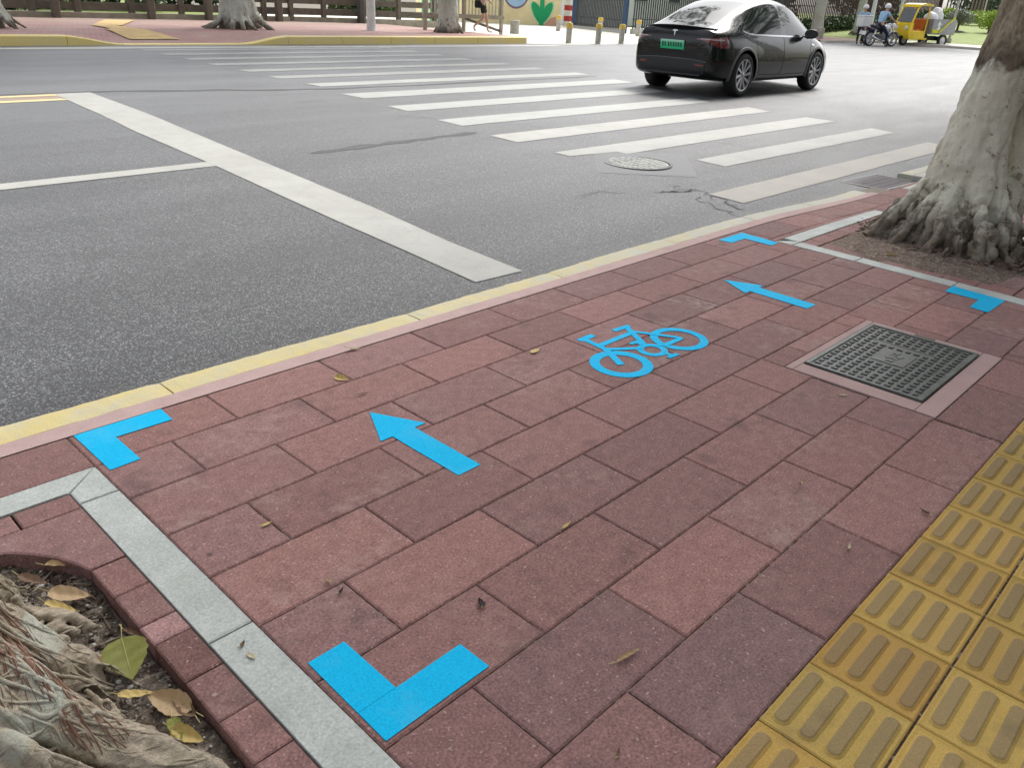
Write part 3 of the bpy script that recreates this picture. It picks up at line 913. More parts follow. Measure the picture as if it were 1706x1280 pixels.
leaf(0.94,1.819,0.034,0.012,R(5),0.05,0.3,'yellow','small yellow leaf in the joint near the middle of granite strip')
leaf(2.355,0.854,0.026,0.012,R(50),0.2,0.8,'tan','tan leaf crumb on the paver below the square cover')
leaf(3.129,1.044,0.040,0.012,R(-40),0.1,0.5,'pale','thin pale leaf on paver just left of the square cover corner')
leaf(4.95,2.03,0.030,0.014,R(10),0.1,0.4,'pale','pale crumb of leaf beyond the far arrow')
leaf(5.44,1.70,0.15,0.05,R(-62),0.05,0.8,'yellow','long rolled yellow leaf at the foot of the leaning tree',z=0.0)
leaf(5.70,1.235,0.12,0.06,R(-70),0.08,0.5,'yellow','yellow leaf among the roots at the right side of the leaning tree',z=0.02,roll=0.25)
leaf(0.645,1.43,0.022,0.012,R(40),0.25,0.7,'brown','brown leaf crumb on the granite strip',)
leaf(0.640,1.385,0.030,0.014,R(100),0.15,0.5,'pale','pale small leaf on the granite strip beside the pit')
leaf(1.05,0.62,0.024,0.010,R(30),0.2,0.8,'brown','brown leaf crumb near the lower edge of paving')
leaf(0.925,1.430,0.026,0.010,R(30),0.25,0.8,'dark','dark twisted leaf crumb above the nearest bracket')
# in the tree pit
PZ=-0.036
leaf(0.432,1.572,0.112,0.098,R(-103),0.03,0.10,'green','olive green heart shaped leaf with pale midrib on pit soil',z=PZ+0.012,vein=True,shape=0.50,tilt=0.42)
leaf(0.452,1.405,0.125,0.062,R(115),0.05,0.5,'tan','large tan dry leaf standing against the pit edging',z=PZ+0.012,roll=-0.5)
leaf(0.468,1.372,0.09,0.034,R(100),0.06,0.7,'brown','narrow brown leaf behind the large tan leaf at pit edging',z=PZ+0.012,roll=-0.4)
leaf(0.425,1.898,0.115,0.046,R(-50),0.09,0.35,'tan','grey tan leaf curling on soil below the corner slab',z=PZ+0.02,roll=0.3)
leaf(0.392,1.872,0.10,0.026,R(-62),0.06,0.5,'yellow','narrow ochre leaf beside the grey tan leaf in pit',z=PZ+0.015)
leaf(0.408,1.470,0.080,0.024,R(-38),0.05,0.25,'yellow','pale yellow spindle leaf under the olive leaf',z=PZ+0.018)
leaf(0.440,1.290,0.085,0.042,R(-65),0.10,0.6,'yellow','crumpled yellow leaf near the lower pit edging',z=PZ+0.012,roll=0.35)
leaf(0.425,1.318,0.075,0.036,R(-100),0.10,0.6,'green','olive crumpled leaf touching the crumpled yellow leaf',z=PZ+0.012,roll=-0.2)
leaf(0.452,2.045,0.085,0.034,R(-40),0.08,0.8,'tan','rolled tan leaf tucked under the corner slab',z=PZ+0.012)
leaf(0.376,2.015,0.095,0.034,R(-62),0.10,0.6,'brown','brown leaf close to the root at the pit corner',z=PZ+0.02)
leaf(0.485,1.66,0.075,0.02,R(-70),0.05,0.8,'brown','rolled brown leaf along the pit edging half way',z=PZ+0.01)
leaf(0.395,1.61,0.09,0.022,R(20),0.08,0.7,'tan','rusty rolled leaf left of the olive leaf',z=PZ+0.03)
# ---------------------------------------------------------------- bark
def m_bark(name, zpaint, soft=0.10, low=0.22, clean=False, tone=1.0, zlow=0.0, wtone=1.0):
    """grey brown bark, limewashed up to zpaint, bare and dirty near the ground"""
    g = NB(name)
    z = g.sep()[2]
    n1 = g.noise(3.2, 5, 0.65); n2 = g.noise(14, 5, 0.65); n3 = g.noise(60, 4, 0.65, vec=g.map(scale=(1,1,0.35)))
    v = g.noise(170, 3, 0.6)
    bark = g.mix(n2, (0.075*tone, 0.058*tone, 0.042*tone), (0.175*tone, 0.145*tone, 0.105*tone))
    bark = g.mix(1.0, bark, g.ramp(n3, [(0.3, 0.6), (0.7, 1.35)]), 'MULTIPLY')
    wash = g.mix(n2, (0.42, 0.425, 0.365), (0.56, 0.565, 0.50))
    wash = g.mix(1.0, wash, g.ramp(v, [(0.3, 0.84), (0.7, 1.1)]), 'MULTIPLY')
    wash = g.mix(g.ramp(g.noise(2.2,4,0.6,vec=g.map(loc=(2,5,1))), [(0.45,0),(0.75,0.5)]), wash, (0.36,0.32,0.25))
    if wtone != 1.0: wash = g.mix(1.0, wash, wtone, 'MULTIPLY')
    # holes rubbed through the limewash, and rusty weeping
    wash = g.mix(g.ramp(g.noise(9,4,0.7,vec=g.map(loc=(7,3,2))), [(0.63,0),(0.70,0.85)]), wash, bark)
    wash = g.mix(g.ramp(g.noise(26,3,0.6,vec=g.map(loc=(1,9,4))), [(0.66,0),(0.70,0.8)]), wash, (0.10,0.075,0.06))
    wash = g.mix(g.ramp(g.noise(5,4,0.6,vec=g.map(scale=(1.2,1.2,0.25),loc=(4,1,0))), [(0.58,0),(0.72,0.42)]), wash, (0.22,0.13,0.095))
    zz_ = g.math('ADD', z, g.math('MULTIPLY', g.math('SUBTRACT', n1, 0.5), soft*3.2))
    up = g.ramp(g.math('SUBTRACT', zz_, zpaint-0.5), [(0.5-soft*0.12,0),(0.5+soft*0.12,1)])
    base = g.mix(up, wash, bark)
    band = g.math('MULTIPLY', g.ramp(g.math('SUBTRACT', zz_, zpaint-0.5), [(0.46,0),(0.51,0.75),(0.57,0.6),(0.64,0)]), g.ramp(n2, [(0.3,0.45),(0.6,1)]))
    base = g.mix(band, base, (0.040,0.027,0.022))                                   # dark stain where the paint ends
    if not clean:
        zl = g.math('ADD', z, g.math('MULTIPLY', g.math('SUBTRACT', n2, 0.5), low*1.7))
        dn = g.ramp(g.math('SUBTRACT', zl, zlow), [(0.02,0.92),(low,0.72),(low*2.2,0.0)])
        bl = g.math('ADD', g.noise(8, 5, 0.7, vec=g.map(loc=(6,2,9))), g.math('MULTIPLY', g.math('SUBTRACT', 0.40, z), 0.28))
        base = g.mix(g.ramp(bl, [(0.545,0),(0.63,0.75)]), base, (0.125,0.088,0.064))
        dirt = g.mix(n2, (0.060,0.044,0.034), (0.215,0.175,0.130))
        dirt = g.mix(1.0, dirt, g.ramp(v, [(0.3,0.65),(0.7,1.35)]), 'MULTIPLY')
        base = g.mix(dn, base, dirt)
    g.col(base); g.set(rough=0.88, spec=0.25)
    g.bump(g.math('ADD', g.math('ADD', n2, g.math('MULTIPLY', n3, 0.8)), g.math('MULTIPLY', v, 0.35)), 0.7, 0.010)
    return g.m

def m_rootbark():
    g=NB('rooty_bark'); z=g.sep()[2]
    n1=g.noise(5.5,5,0.65); n2=g.noise(20,5,0.7); n3=g.noise(75,4,0.7,vec=g.map(scale=(0.5,1,1))); v=g.noise(260,3,0.6)
    tan=g.mix(n2,(0.30,0.245,0.18),(0.52,0.45,0.35)); tan=g.mix(1.0,tan,g.ramp(n3,[(0.3,0.55),(0.7,1.35)]),'MULTIPLY')
    lime=g.mix(n2,(0.36,0.36,0.29),(0.60,0.60,0.52)); lime=g.mix(1.0,lime,g.ramp(v,[(0.3,0.82),(0.7,1.12)]),'MULTIPLY')
    k=g.ramp(g.math('ADD',g.math('MULTIPLY',z,1.9),g.math('MULTIPLY',g.math('SUBTRACT',n1,0.5),1.9)),[(0.26,0),(0.40,0.9)])
    base=g.mix(k,tan,lime)
    base=g.mix(g.ramp(n2,[(0.60,0),(0.72,0.75)]),base,(0.050,0.036,0.028))
    base=g.mix(g.ramp(g.noise(11,4,0.7,vec=g.map(loc=(3,8,1))),[(0.58,0),(0.72,0.5)]),base,(0.17,0.17,0.10))
    g.col(base); g.set(rough=0.88,spec=0.25)
    g.bump(g.math('ADD',g.math('ADD',n2,g.math('MULTIPLY',n3,0.9)),g.math('MULTIPLY',v,0.4)),0.8,0.008); return g.m

def organic(mb, name, voxel, disp=((0.25,0.03),(0.05,0.008)), smooth_it=3, ridge=None):
    """fuse overlapping tubes into one skin and roughen it"""
    me = mb.mesh(name, [])
    mods = [('REMESH', dict(mode='VOXEL', voxel_size=voxel)), ('SMOOTH', dict(iterations=smooth_it, factor=0.5))]
    r_ = bake(me, mods, name)
    nv = len(r_.vertices)
    co = [0.0]*(3*nv); no = [0.0]*(3*nv)
    r_.vertices.foreach_get('co', co); r_.vertex_normals.foreach_get('vector', no)
    for i in range(nv):
        p = Vector(co[3*i:3*i+3]); d = 0
        for (s_, a) in disp: d += a*mnoise.noise(p/s_ + Vector((s_*91,3,1)))
        if ridge:
            for (sh, sv, a, z0, z1, ex) in ridge:          # narrow folds running up the trunk, deeper near the ground
                q = abs(mnoise.noise((p.x/sh, p.y/sh, p.z/sv+3.1)))
                d -= a*max(0.0, 1-q/0.16)*lerp(1.0, ex, 1-sstep(z0, z1, p.z))
        for k in range(3): co[3*i+k] += no[3*i+k]*d
    r_.vertices.foreach_set('co', co); r_.update()
    r_.polygons.foreach_set('use_smooth', [True]*len(r_.polygons))
    return r_

def wig(p, q, n, amp, seed, z0=None):
    """wandering path from p to q"""
    out=[]
    for i in range(n+1):
        t=i/n; v=Vector(p).lerp(Vector(q),t)
        w=amp*math.sin(math.pi*t) if 0<t<1 else 0
        v += Vector((mnoise.noise((seed,t*2.3,0)),mnoise.noise((seed,0,t*2.3+5)),0.5*mnoise.noise((seed+9,t*2.3,2))))*w*1.6
        out.append(v)
    return out

# ---------------------------------------------------------------- leaves for crowns, hedges and bushes
def m_foliage(name, a, bb, hi):
    g = NB(name); at=g.attr('tint'); sp=g.sep(at.outputs['Color'])
    base=g.mix(sp[0],a,bb); base=g.mix(g.ramp(sp[1],[(0.72,0),(1.0,0.7)]),base,hi)
    g.col(base); g.set(rough=0.5,spec=0.4); return g.m
M['fol_dark']=m_foliage('foliage_dark',(0.022,0.050,0.018),(0.050,0.092,0.026),(0.085,0.13,0.035))
M['fol_mid']=m_foliage('foliage_mid',(0.040,0.085,0.020),(0.085,0.14,0.028),(0.14,0.19,0.045))
M['fol_lime']=m_foliage('foliage_lime',(0.22,0.34,0.025),(0.36,0.47,0.04),(0.48,0.54,0.07))
M['fol_grey']=m_foliage('foliage_grey',(0.15,0.175,0.125),(0.26,0.28,0.21),(0.36,0.37,0.30))
def leafcards(mb, n, sampler, size, seed=1):
    r=random.Random(seed)
    for _ in range(n):
        p=sampler(r); s_=size*r.uniform(0.6,1.35)
        d=Vector((r.gauss(0,1),r.gauss(0,1),r.gauss(0,0.7))).normalized(); e=d.orthogonal().normalized()
        e=(Matrix.Rotation(r.uniform(0,6.28),3,d)@e); w=s_*0.27
        nn=d.cross(e)*s_*0.10
        P=[p-d*s_*0.5, p+e*w-nn, p+d*s_*0.5, p-e*w-nn]
        mb.t=(r.random(),r.random(),0,1)
        mb.add(P,[(0,1,2),(0,2,3)])
def blob_sampler(blobs, shell=0.55):
    tot=[b_[3]*b_[3] for b_ in blobs]; S=sum(tot)
    def f(r):
        x=r.random()*S
        for b_,w in zip(blobs,tot):
            x-=w
            if x<=0: break
        while True:
            d=Vector((r.gauss(0,1),r.gauss(0,1),r.gauss(0,1)))
            if d.length>0.1: break
        d.normalize(); rad=b_[3]*(shell+(1-shell)*r.random()**0.6)
        return Vector((b_[0],b_[1],b_[2]))+Vector((d.x,d.y,d.z*0.75))*rad
    return f

# ---------------------------------------------------------------- right-hand tree
TX,TY = 6.22,1.55
tree = thing('street_tree', 'leaning limewashed banyan trunk with flared roots standing on the red footpath', 'tree', (TX,TY,0))
b=MB()
def ut(u,t,z): return Vector((-0.68*u-0.733*t, 0.733*u-0.68*t, z))          # u: to the left seen from the road bay, t: towards it
def strand(L): b.tube([ut(u,t,z) for (u,t,z,r_) in L],[r_ for (_,_,_,r_) in L],20)
strand([(.15,.0,-.05,.22),(.15,.0,.15,.21),(.15,.0,.35,.20),(.13,.02,.55,.19),(.09,.02,.75,.175),(.045,.02,1.0,.160),(.005,.02,1.25,.150),(-.05,.01,1.6,.145),(-.08,0,2.1,.18),(.06,0,3,.25),(.1,0,4.2,.24)])
strand([(.10,-.18,-.05,.22),(.08,-.17,.4,.19),(.03,-.15,.9,.16),(-.04,-.13,1.5,.14),(-.05,-.05,2.2,.16)])
strand([(-.235,.03,-.05,.135),(-.235,.02,.25,.118),(-.24,.01,.6,.112),(-.25,.0,.95,.115),(-.255,-.0,1.35,.12),(-.20,-.0,1.9,.13),(0,0,2.7,.12)])
strand([(-.33,-.16,-.05,.15),(-.36,-.15,.4,.10),(-.40,-.14,.9,.10),(-.40,-.12,1.5,.10),(-.30,-.08,2.2,.10),(-.1,0,3,.1)])
strand([(.05,.20,-.05,.22),(.05,.16,.2,.17),(.05,.11,.5,.15),(.04,.06,.9,.13),(.03,.03,1.3,.1)])
def butt(ang,reach,r0,zt=.62,sd=1.0,split=0):
    c,s_=math.cos(R(ang)),math.sin(R(ang)); du,dt=c*reach,s_*reach
    reach*=.75
    if int(sd*10)%2: K=[(.10,zt*1.1,.7),(.46,zt*.66,.9),(.66,zt*.36,.95),(.82,zt*.14,.85),(1.0,.0,.70),(1.2,-.06,.35)]
    else: K=[(.14,zt*.9,.75),(.60,zt*.62,.62),(.84,zt*.36,.62),(.97,zt*.15,.66),(1.08,.0,.62),(1.25,-.06,.30)]
    P_=[]
    for i,(k,z,w) in enumerate(K):
        wv=0.045*k*mnoise.noise((sd*3.7,k*2.5,0)); P_.append((ut(.04+du*k-s_*wv,.0+dt*k+c*wv,z),r0*w))
    b.tube([p for p,_ in P_],[w*0.70 for _,w in P_],10)
    for q in range(split):
        a2=ang+(q-(split-1)/2)*rnd.uniform(13,20); c2,s2=math.cos(R(a2)),math.sin(R(a2)); rr2=reach*rnd.uniform(.95,1.18)
        b.tube([ut(.04+du*.55,dt*.55,zt*.30),ut(.04+c2*rr2*.78,s2*rr2*.78,zt*.14),ut(.04+c2*rr2,s2*rr2,0.0),ut(.04+c2*rr2*1.15,s2*rr2*1.15,-.06)],[r0*.5,r0*.52,r0*.42,r0*.2],8)
for (ang,reach,r0,zt,sp_) in ((-14,.56,.115,.50,2),(6,.58,.10,.62,3),(24,.57,.085,.52,2),(43,.56,.105,.58,2),(62,.55,.080,.46,3),(80,.56,.100,.50,2),(98,.56,.075,.40,3),(114,.55,.085,.52,2),
   (131,.52,.060,.42,3),(148,.48,.065,.58,2),(164,.42,.055,.46,2),(180,.40,.070,.50,1),(205,.45,.09,.5,1),(235,.55,.1,.5,1),(270,.55,.12,.5,1),(305,.55,.12,.5,1),(330,.56,.11,.5,1)):
    butt(ang,reach,r0,zt,ang*.37+1,sp_)
for i in range(34):
    a=rnd.uniform(-10,185); r1=rnd.uniform(.36,.50); r2=r1+rnd.uniform(.10,.20); k=0.80 if a>140 else 1.0
    c,s_=math.cos(R(a)),math.sin(R(a)); p=ut(.04+c*r1*k,s_*r1*k,rnd.uniform(.07,.22)); q=ut(.04+c*r2*k,s_*r2*k,-.02)
    b.tube(wig(p,q,4,.05,i*7.7+1),[.020,.022,.020,.016,.008],6)
link('trunk', organic(b,'trunk',0.0115,((0.40,0.026),(0.13,0.012),(0.045,0.007),(0.018,0.003)),2,((0.16,0.75,0.016,0.25,0.9,3.0),(0.07,0.30,0.004,0.15,0.5,4.5))), tree).data.materials.append(m_bark('limewashed_bark',1.17,0.12,0.16,tone=2.3,wtone=(1.34,1.28,1.22)))
# dead leaves and rootlets heaped at the foot, on pale dust
b=MB(); n=44
vs=[];fs=[]
for i in range(n+1):
    for j in range(n+1):
        x=lerp(-0.98,0.40,i/n); y=lerp(-0.60,0.62,j/n)
        d=Vector((x/0.62,(y+0.0)/0.66)).length
        e=min(x+0.98,0.40-x,y+0.60,0.62-y)
        h=0.085*clamp(1.35-d*0.85)**1.5+0.010*mnoise.noise((x*7,y*7,3))+0.006*mnoise.noise((x*26,y*26,1))
        vs.append((x,y,lerp(-0.012,max(h,-0.01)+0.001,sstep(0,0.22,e+0.06*mnoise.noise((x*5,y*5,9))))))
for i in range(n):
    for j in range(n): a=i*(n+1)+j; fs.append((a,a+n+1,a+n+2,a+1))
b.add(vs,fs); o=b.build('dust',M['dust'],None,True); o.location=(TX-0.05,TY+0.03,0); tag(o,kind='stuff')
b=MB(); rr=random.Random(5)
for k in range(760):
    a=rr.uniform(R(90),R(310)); q=rr.gauss(0.535,0.055); x=-0.02+math.cos(a)*q*0.98; y=-0.05+math.sin(a)*q*1.1
    s_=rr.uniform(0.008,0.026)
    b.obox((x,y,0.02+rr.uniform(0,0.03)),s_*2.2,s_*0.8,0.003,rr.uniform(0,6.28),rr.uniform(-.6,.6),rr.uniform(-.6,.6))
o=b.build('litter',simple('dry_litter',(0.12,0.085,0.06),0.9,0.5,30)); o.location=(TX,TY,0); tag(o,kind='stuff')
# limbs and crown over the footpath (above the frame, they shade it)
def crown(parent, limbs, blobs, n, size, seed, mat='fol_mid'):
    b=MB()
    for (pts,rad) in limbs: b.tube(pts,rad,8)
    b.build('limbs', M['limb'], parent, True)
    b=MB(); leafcards(b,n,blob_sampler(blobs),size,seed); return b.build('crown',M[mat],parent,tint=True)
M['limb']=m_bark('limb_bark',-5,0.1,0.1,True)
crown(tree,[([(0.3,-0.1,4.0),(-0.4,0.6,5.0),(-1.6,1.4,6.0)],[0.22,0.16,0.08]),([(0.3,-0.1,4.0),(1.2,0.4,5.2),(2.4,0.9,6.2)],[0.2,0.15,0.07]),([(0.3,-0.1,4.0),(0.3,-1.2,5.2),(0.0,-2.4,6.2)],[0.2,0.15,0.07])],
      [(-1.8,1.2,6.2,2.1),(0.4,1.6,6.6,2.2),(2.2,0.6,6.4,2.2),(0.2,-2.2,6.2,2.2),(-2.0,-1.0,6.4,2.0),(0.3,0,7.8,2.4),(2.0,-1.8,6.4,2.0)],3000,0.30,3)

# ---------------------------------------------------------------- left-hand tree: only its roots are in the picture
LX,LY=-0.02,1.62
lt = thing('street_tree', 'near tree at the left edge of which only gnarled limewashed roots show in the pit', 'tree', (LX,LY,0))
b=MB()
b.tube([(-0.06,0.0,-0.1),(-0.08,0.0,0.3),(-0.12,0,0.9),(-0.16,0.02,1.8),(-0.2,0.05,3.0),(-0.2,0.1,4.2)],[0.20,0.19,0.18,0.19,0.21,0.2],18)
def root(pts, rad, n=9):
    if not hasattr(rad,'__len__'): rad=[rad]*len(pts)
    if max(rad) < 0.028: b.tube(pts, rad, n); return
    # a thick root is a bundle of grown-together strands: sample the path finely and wind strands along it
    P=[Vector(p) for p in pts]; Q=[]; W=[]
    for i in range(len(P)-1):
        for k in range(5):
            t=k/5; a_=P[max(i-1,0)]; b_=P[i]; c_=P[i+1]; d_=P[min(i+2,len(P)-1)]
            Q.append(0.5*((2*b_)+(c_-a_)*t+(2*a_-5*b_+4*c_-d_)*t*t+(3*b_-a_-3*c_+d_)*t**3)); W.append(lerp(rad[i],rad[i+1],t))
    Q.append(P[-1]); W.append(rad[-1])
    b.tube(Q,[w*0.62 for w in W],10)
    m_=6+int(max(rad)*45); sd=rnd.random()*40
    for q in range(m_):
        ph=2*math.pi*q/m_+rnd.uniform(-.3,.3); tw=rnd.uniform(-1.3,1.3); pts2=[]; r2=[]; k0=rnd.uniform(.36,.52)
        for i,p in enumerate(Q):
            t=i/(len(Q)-1); d=(Q[min(i+1,len(Q)-1)]-Q[max(i-1,0)]).normalized(); u_=d.cross(Vector((0,0,1)))
            u_=u_.normalized() if u_.length>1e-3 else d.orthogonal().normalized(); v_=d.cross(u_)
            a=ph+tw*t+0.5*mnoise.noise((sd+q*3.3,t*5,0)); o_=W[i]*(0.70+0.20*mnoise.noise((sd+q*1.7,t*6,4)))
            pts2.append(p+u_*math.cos(a)*o_+v_*math.sin(a)*o_); r2.append(W[i]*k0*(1+0.3*mnoise.noise((sd+q*2.9,t*7,8))))
        b.tube(pts2,r2,7)
root([(-0.06,0.20,0.28),(0.10,0.30,0.17),(0.22,0.36,0.07),(0.30,0.40,-0.02),(0.36,0.44,-0.10)],[0.13,0.105,0.075,0.05,0.03])      # upper white buttress
root([(0.10,0.26,0.14),(0.20,0.24,0.075),(0.26,0.19,0.0),(0.275,0.13,-0.08)],[0.06,0.05,0.042,0.035])                              # thick strand going down to the soil
root([(0.22,0.36,0.06),(0.29,0.30,0.01),(0.33,0.22,-0.035),(0.37,0.12,-0.065)],[0.025,0.020,0.016,0.010])                         # thin diagonal strand
root([(0.02,0.10,0.24),(0.14,0.10,0.14),(0.24,0.05,0.055),(0.30,-0.02,0.0),(0.34,-0.03,-0.03)],[0.15,0.115,0.085,0.06,0.035])      # central buttress
root([(0.26,0.03,0.035),(0.33,0.035,0.012),(0.372,0.0,-0.005),(0.375,-0.06,-0.045),(0.36,-0.12,-0.09)],[0.045,0.038,0.034,0.026,0.018])  # looping root
root([(0.33,0.02,0.0),(0.345,-0.05,-0.03),(0.34,-0.13,-0.07)],[0.012,0.010,0.008])
root([(0.02,-0.02,0.20),(0.14,-0.10,0.11),(0.25,-0.20,0.03),(0.34,-0.29,-0.015),(0.41,-0.37,-0.04),(0.47,-0.47,-0.06),(0.50,-0.6,-0.09)],[0.14,0.105,0.075,0.055,0.05,0.042,0.03]) # long root to lower right
root([(0.10,-0.18,0.09),(0.20,-0.32,0.02),(0.28,-0.45,-0.03),(0.34,-0.60,-0.06)],[0.06,0.042,0.034,0.026])
root([(0.05,-0.16,0.10),(0.09,-0.36,0.03),(0.12,-0.55,-0.03),(0.14,-0.72,-0.07)],[0.06,0.04,0.03,0.022])
root([(0.24,-0.13,0.0),(0.33,-0.17,-0.035),(0.40,-0.16,-0.075)],[0.025,0.02,0.014])
root([(0.36,-0.30,-0.03),(0.41,-0.24,-0.05),(0.45,-0.21,-0.08)],[0.022,0.017,0.01])
root([(0.40,-0.35,-0.04),(0.46,-0.33,-0.055),(0.49,-0.30,-0.08)],[0.024,0.018,0.01])
root([(0.28,-0.40,-0.03),(0.37,-0.43,-0.05),(0.42,-0.50,-0.09)],[0.03,0.022,0.014])
root([(0.20,-0.05,0.04),(0.30,-0.10,-0.02),(0.36,-0.20,-0.06),(0.38,-0.28,-0.09)],[0.03,0.022,0.018,0.012])
for i in range(22):
    p=Vector((rnd.uniform(0.20,0.36),rnd.uniform(-0.30,0.32),rnd.uniform(-0.02,0.05))); q=p+Vector((rnd.uniform(0.03,0.14),rnd.uniform(-0.15,0.05),0)); q.z=-0.06
    root(wig(p,q,4,0.06,i*5.3),[0.012,0.012,0.010,0.008,0.004],6)
for (y0_,x1_,y1_,z1_,r_) in ((0.16,0.30,0.30,0.02,.020),(0.10,0.30,-0.12,0.02,.018),(0.02,0.34,-0.22,-.005,.016),(-0.06,0.30,-0.36,-.01,.018),(0.20,0.27,0.16,0.02,.016),(0.05,0.31,0.08,0.02,.02)):
    root(wig((0.06,y0_,0.24),(x1_,y1_,z1_),6,0.07,y0_*31+5),[r_*.8,r_,r_*1.1,r_*1.1,r_,r_*.9,r_*.6],7)
me=organic(b,'trunk',0.0055,((0.16,0.014),(0.05,0.006),(0.02,0.0025),(0.009,0.001)),1)
link('trunk',me,lt).data.materials.append(m_rootbark())
# reddish hanging rootlets
b=MB(); rr=random.Random(11)
bvh=BVHTree.FromPolygons([v.co for v in me.vertices],[p.vertices for p in me.polygons])
for k in range(64):
    g_=k%5; x=(0.20,0.235,0.25,0.22,0.27)[g_]+rr.gauss(0,0.012); y=(0.14,0.10,0.02,0.17,-0.02)[g_]+rr.gauss(0,0.02); dy=rr.uniform(-0.36,-0.14); dx=rr.uniform(-0.02,0.09)
    pts=[]; n=18; ph=rr.uniform(0,6)
    for i in range(n+1):
        t=i/n; px=x+dx*t+0.010*mnoise.noise((t*4,k*1.3,0))*2; py=y+dy*t+0.010*mnoise.noise((k*2.1,t*4,3))*2
        h=bvh.ray_cast(Vector((px,py,1.0)),Vector((0,0,-1)))
        z=(h[0].z if h[0] is not None and h[0].z<0.4 else -0.03)+0.002+0.004*(1+math.sin(t*9+ph))*0.5
        pts.append((px,py,z))
    pts=[pts[0]]+[tuple((Vector(pts[i-1])+Vector(pts[i])*2+Vector(pts[i+1]))/4) for i in range(1,n)]+[pts[-1]]
    b.tube(pts,[rr.uniform(0.0007,0.0019)]*(n+1),5)
b.build('aerial_roots',simple('aerial_root',(0.21,0.11,0.07),0.7,0.3,60,0),lt,True)
b=MB()
for k in range(95):
    x=rr.uniform(0.10,0.30); y=rr.uniform(-0.30,0.36); L_=rr.uniform(0.10,0.32); a=R(rr.gauss(-38,22)); pts=[]; n=16
    if y>0.12: a=R(rr.gauss(30,25))
    for i in range(n+1):
        t=i/n; px=x+L_*t*math.cos(a)+0.03*mnoise.noise((t*3,k*1.3,0)); py=y+L_*t*math.sin(a)+0.03*mnoise.noise((k*2.1,t*3,3))
        h=bvh.ray_cast(Vector((px,py,1.0)),Vector((0,0,-1)))
        z=(h[0].z if h[0] is not None and h[0].z<0.45 else -0.05)
        pts.append((px,py,z))
    for _ in range(2): pts=[pts[0]]+[tuple((Vector(pts[i-1])+Vector(pts[i])*2+Vector(pts[i+1]))/4) for i in range(1,n)]+[pts[-1]]
    r0=rr.uniform(0.0016,0.0065)
    b.tube([(p[0],p[1],p[2]+r0*0.2) for p in pts],[r0*(0.5+0.5*math.sin(math.pi*min(1,i/n*1.3+.12))) for i in range(n+1)],6)
b.build('root_strands',bpy.data.materials['rooty_bark'],lt,True)
crown(lt,[([(-0.2,0.1,4.0),(-1.0,0.8,5.2)],[0.2,0.1]),([(-0.2,0.1,4.0),(0.9,0.2,5.4)],[0.2,0.1])],
      [(-1.8,1.4,6.4,2.2),(0.6,1.6,6.8,2.2),(1.8,-0.4,6.6,2.2),(-0.4,-2.0,6.4,2.3),(-2.4,-0.8,6.6,2.2),(-0.2,0,8.0,2.4)],2400,0.30,9)
# pit soil
b=MB(); nx,ny=60,84; vs=[];fs=[]
for i in range(nx+1):
    for j in range(ny+1):
        x=lerp(-0.75,0.492,i/nx); y=lerp(0.70,2.254,j/ny)
        z=-0.046+0.014*mnoise.noise((x*6,y*6,0))+0.012*mnoise.noise((x*22,y*22,4))+0.006*mnoise.noise((x*60,y*60,8))+0.05*clamp((0.32-x)/0.5)
        vs.append((x,y,z))
for i in range(nx):
    for j in range(ny): a=i*(ny+1)+j; fs.append((a,a+ny+1,a+ny+2,a+1))
b.add(vs,fs); soil=tag(b.build('soil',M['soil'],None,True),kind='stuff')
sb=BVHTree.FromPolygons([Vector(v) for v in b.v],b.f)
# grit and small stones in the pit, limewash crumbs at the left
M['grit']=simple('grit',(0.21,0.165,0.13),0.9,0.5,60); M['lime']=simple('lime_crumbs',(0.62,0.62,0.56),0.9,0.2,40)
def pebbles(name,mat,n,area,smin,smax,seed,onroots=False):
    rr=random.Random(seed); b=MB()
    for k in range(n):
        x,y=area(rr)
        if x>0.485 or y>2.24: continue
        h=sb.ray_cast(Vector((x,y,1)),Vector((0,0,-1)))
        if h[0] is None: continue
        if onroots:
            h2=bvh.ray_cast(Vector((x-LX,y-LY,1)),Vector((0,0,-1)))
            if h2[0] is not None and h2[0].z>h[0].z and h2[0].z<0.10: h=h2
        s_=smin+(smax-smin)*rr.random()**3
        vs=[]; sd=rr.random()*50
        for (i_,j_) in [(0,0)]+[(a,bq) for a in (1,2) for bq in range(6)]+[(3,0)]:
            th=math.pi*i_/3; ph=2*math.pi*j_/6+sd
            q=Vector((math.sin(th)*math.cos(ph),math.sin(th)*math.sin(ph)*0.8,math.cos(th)*0.65))*s_*rr.uniform(0.75,1.2)
            vs.append(Vector((x,y,h[0].z+s_*0.3))+q)
        fs=[(0,1+j_,1+(j_+1)%6) for j_ in range(6)]+[(1+j_,7+j_,7+(j_+1)%6,1+(j_+1)%6) for j_ in range(6)]+[(13,7+(j_+1)%6,7+j_) for j_ in range(6)]
        b.add(vs,fs)
    return tag(b.build(name,M[mat],None,True),kind='stuff')
pebbles('gravel','grit',1500,lambda r:(r.uniform(0.15,0.49),r.uniform(0.95,2.23)),0.0015,0.0065,1)
pebbles('pebbles','lime',230,lambda r:(r.uniform(0.2,0.48),r.uniform(1.0,2.1)),0.002,0.010,2)
pebbles('lime_rubble','lime',260,lambda r:(clamp(r.gauss(0.20,0.05),-0.1,0.30),r.gauss(1.34,0.07)),0.002,0.010,4)
pebbles('dark_gravel','joint',220,lambda r:(r.uniform(0.30,0.49),r.uniform(1.7,2.2)),0.003,0.010,6)

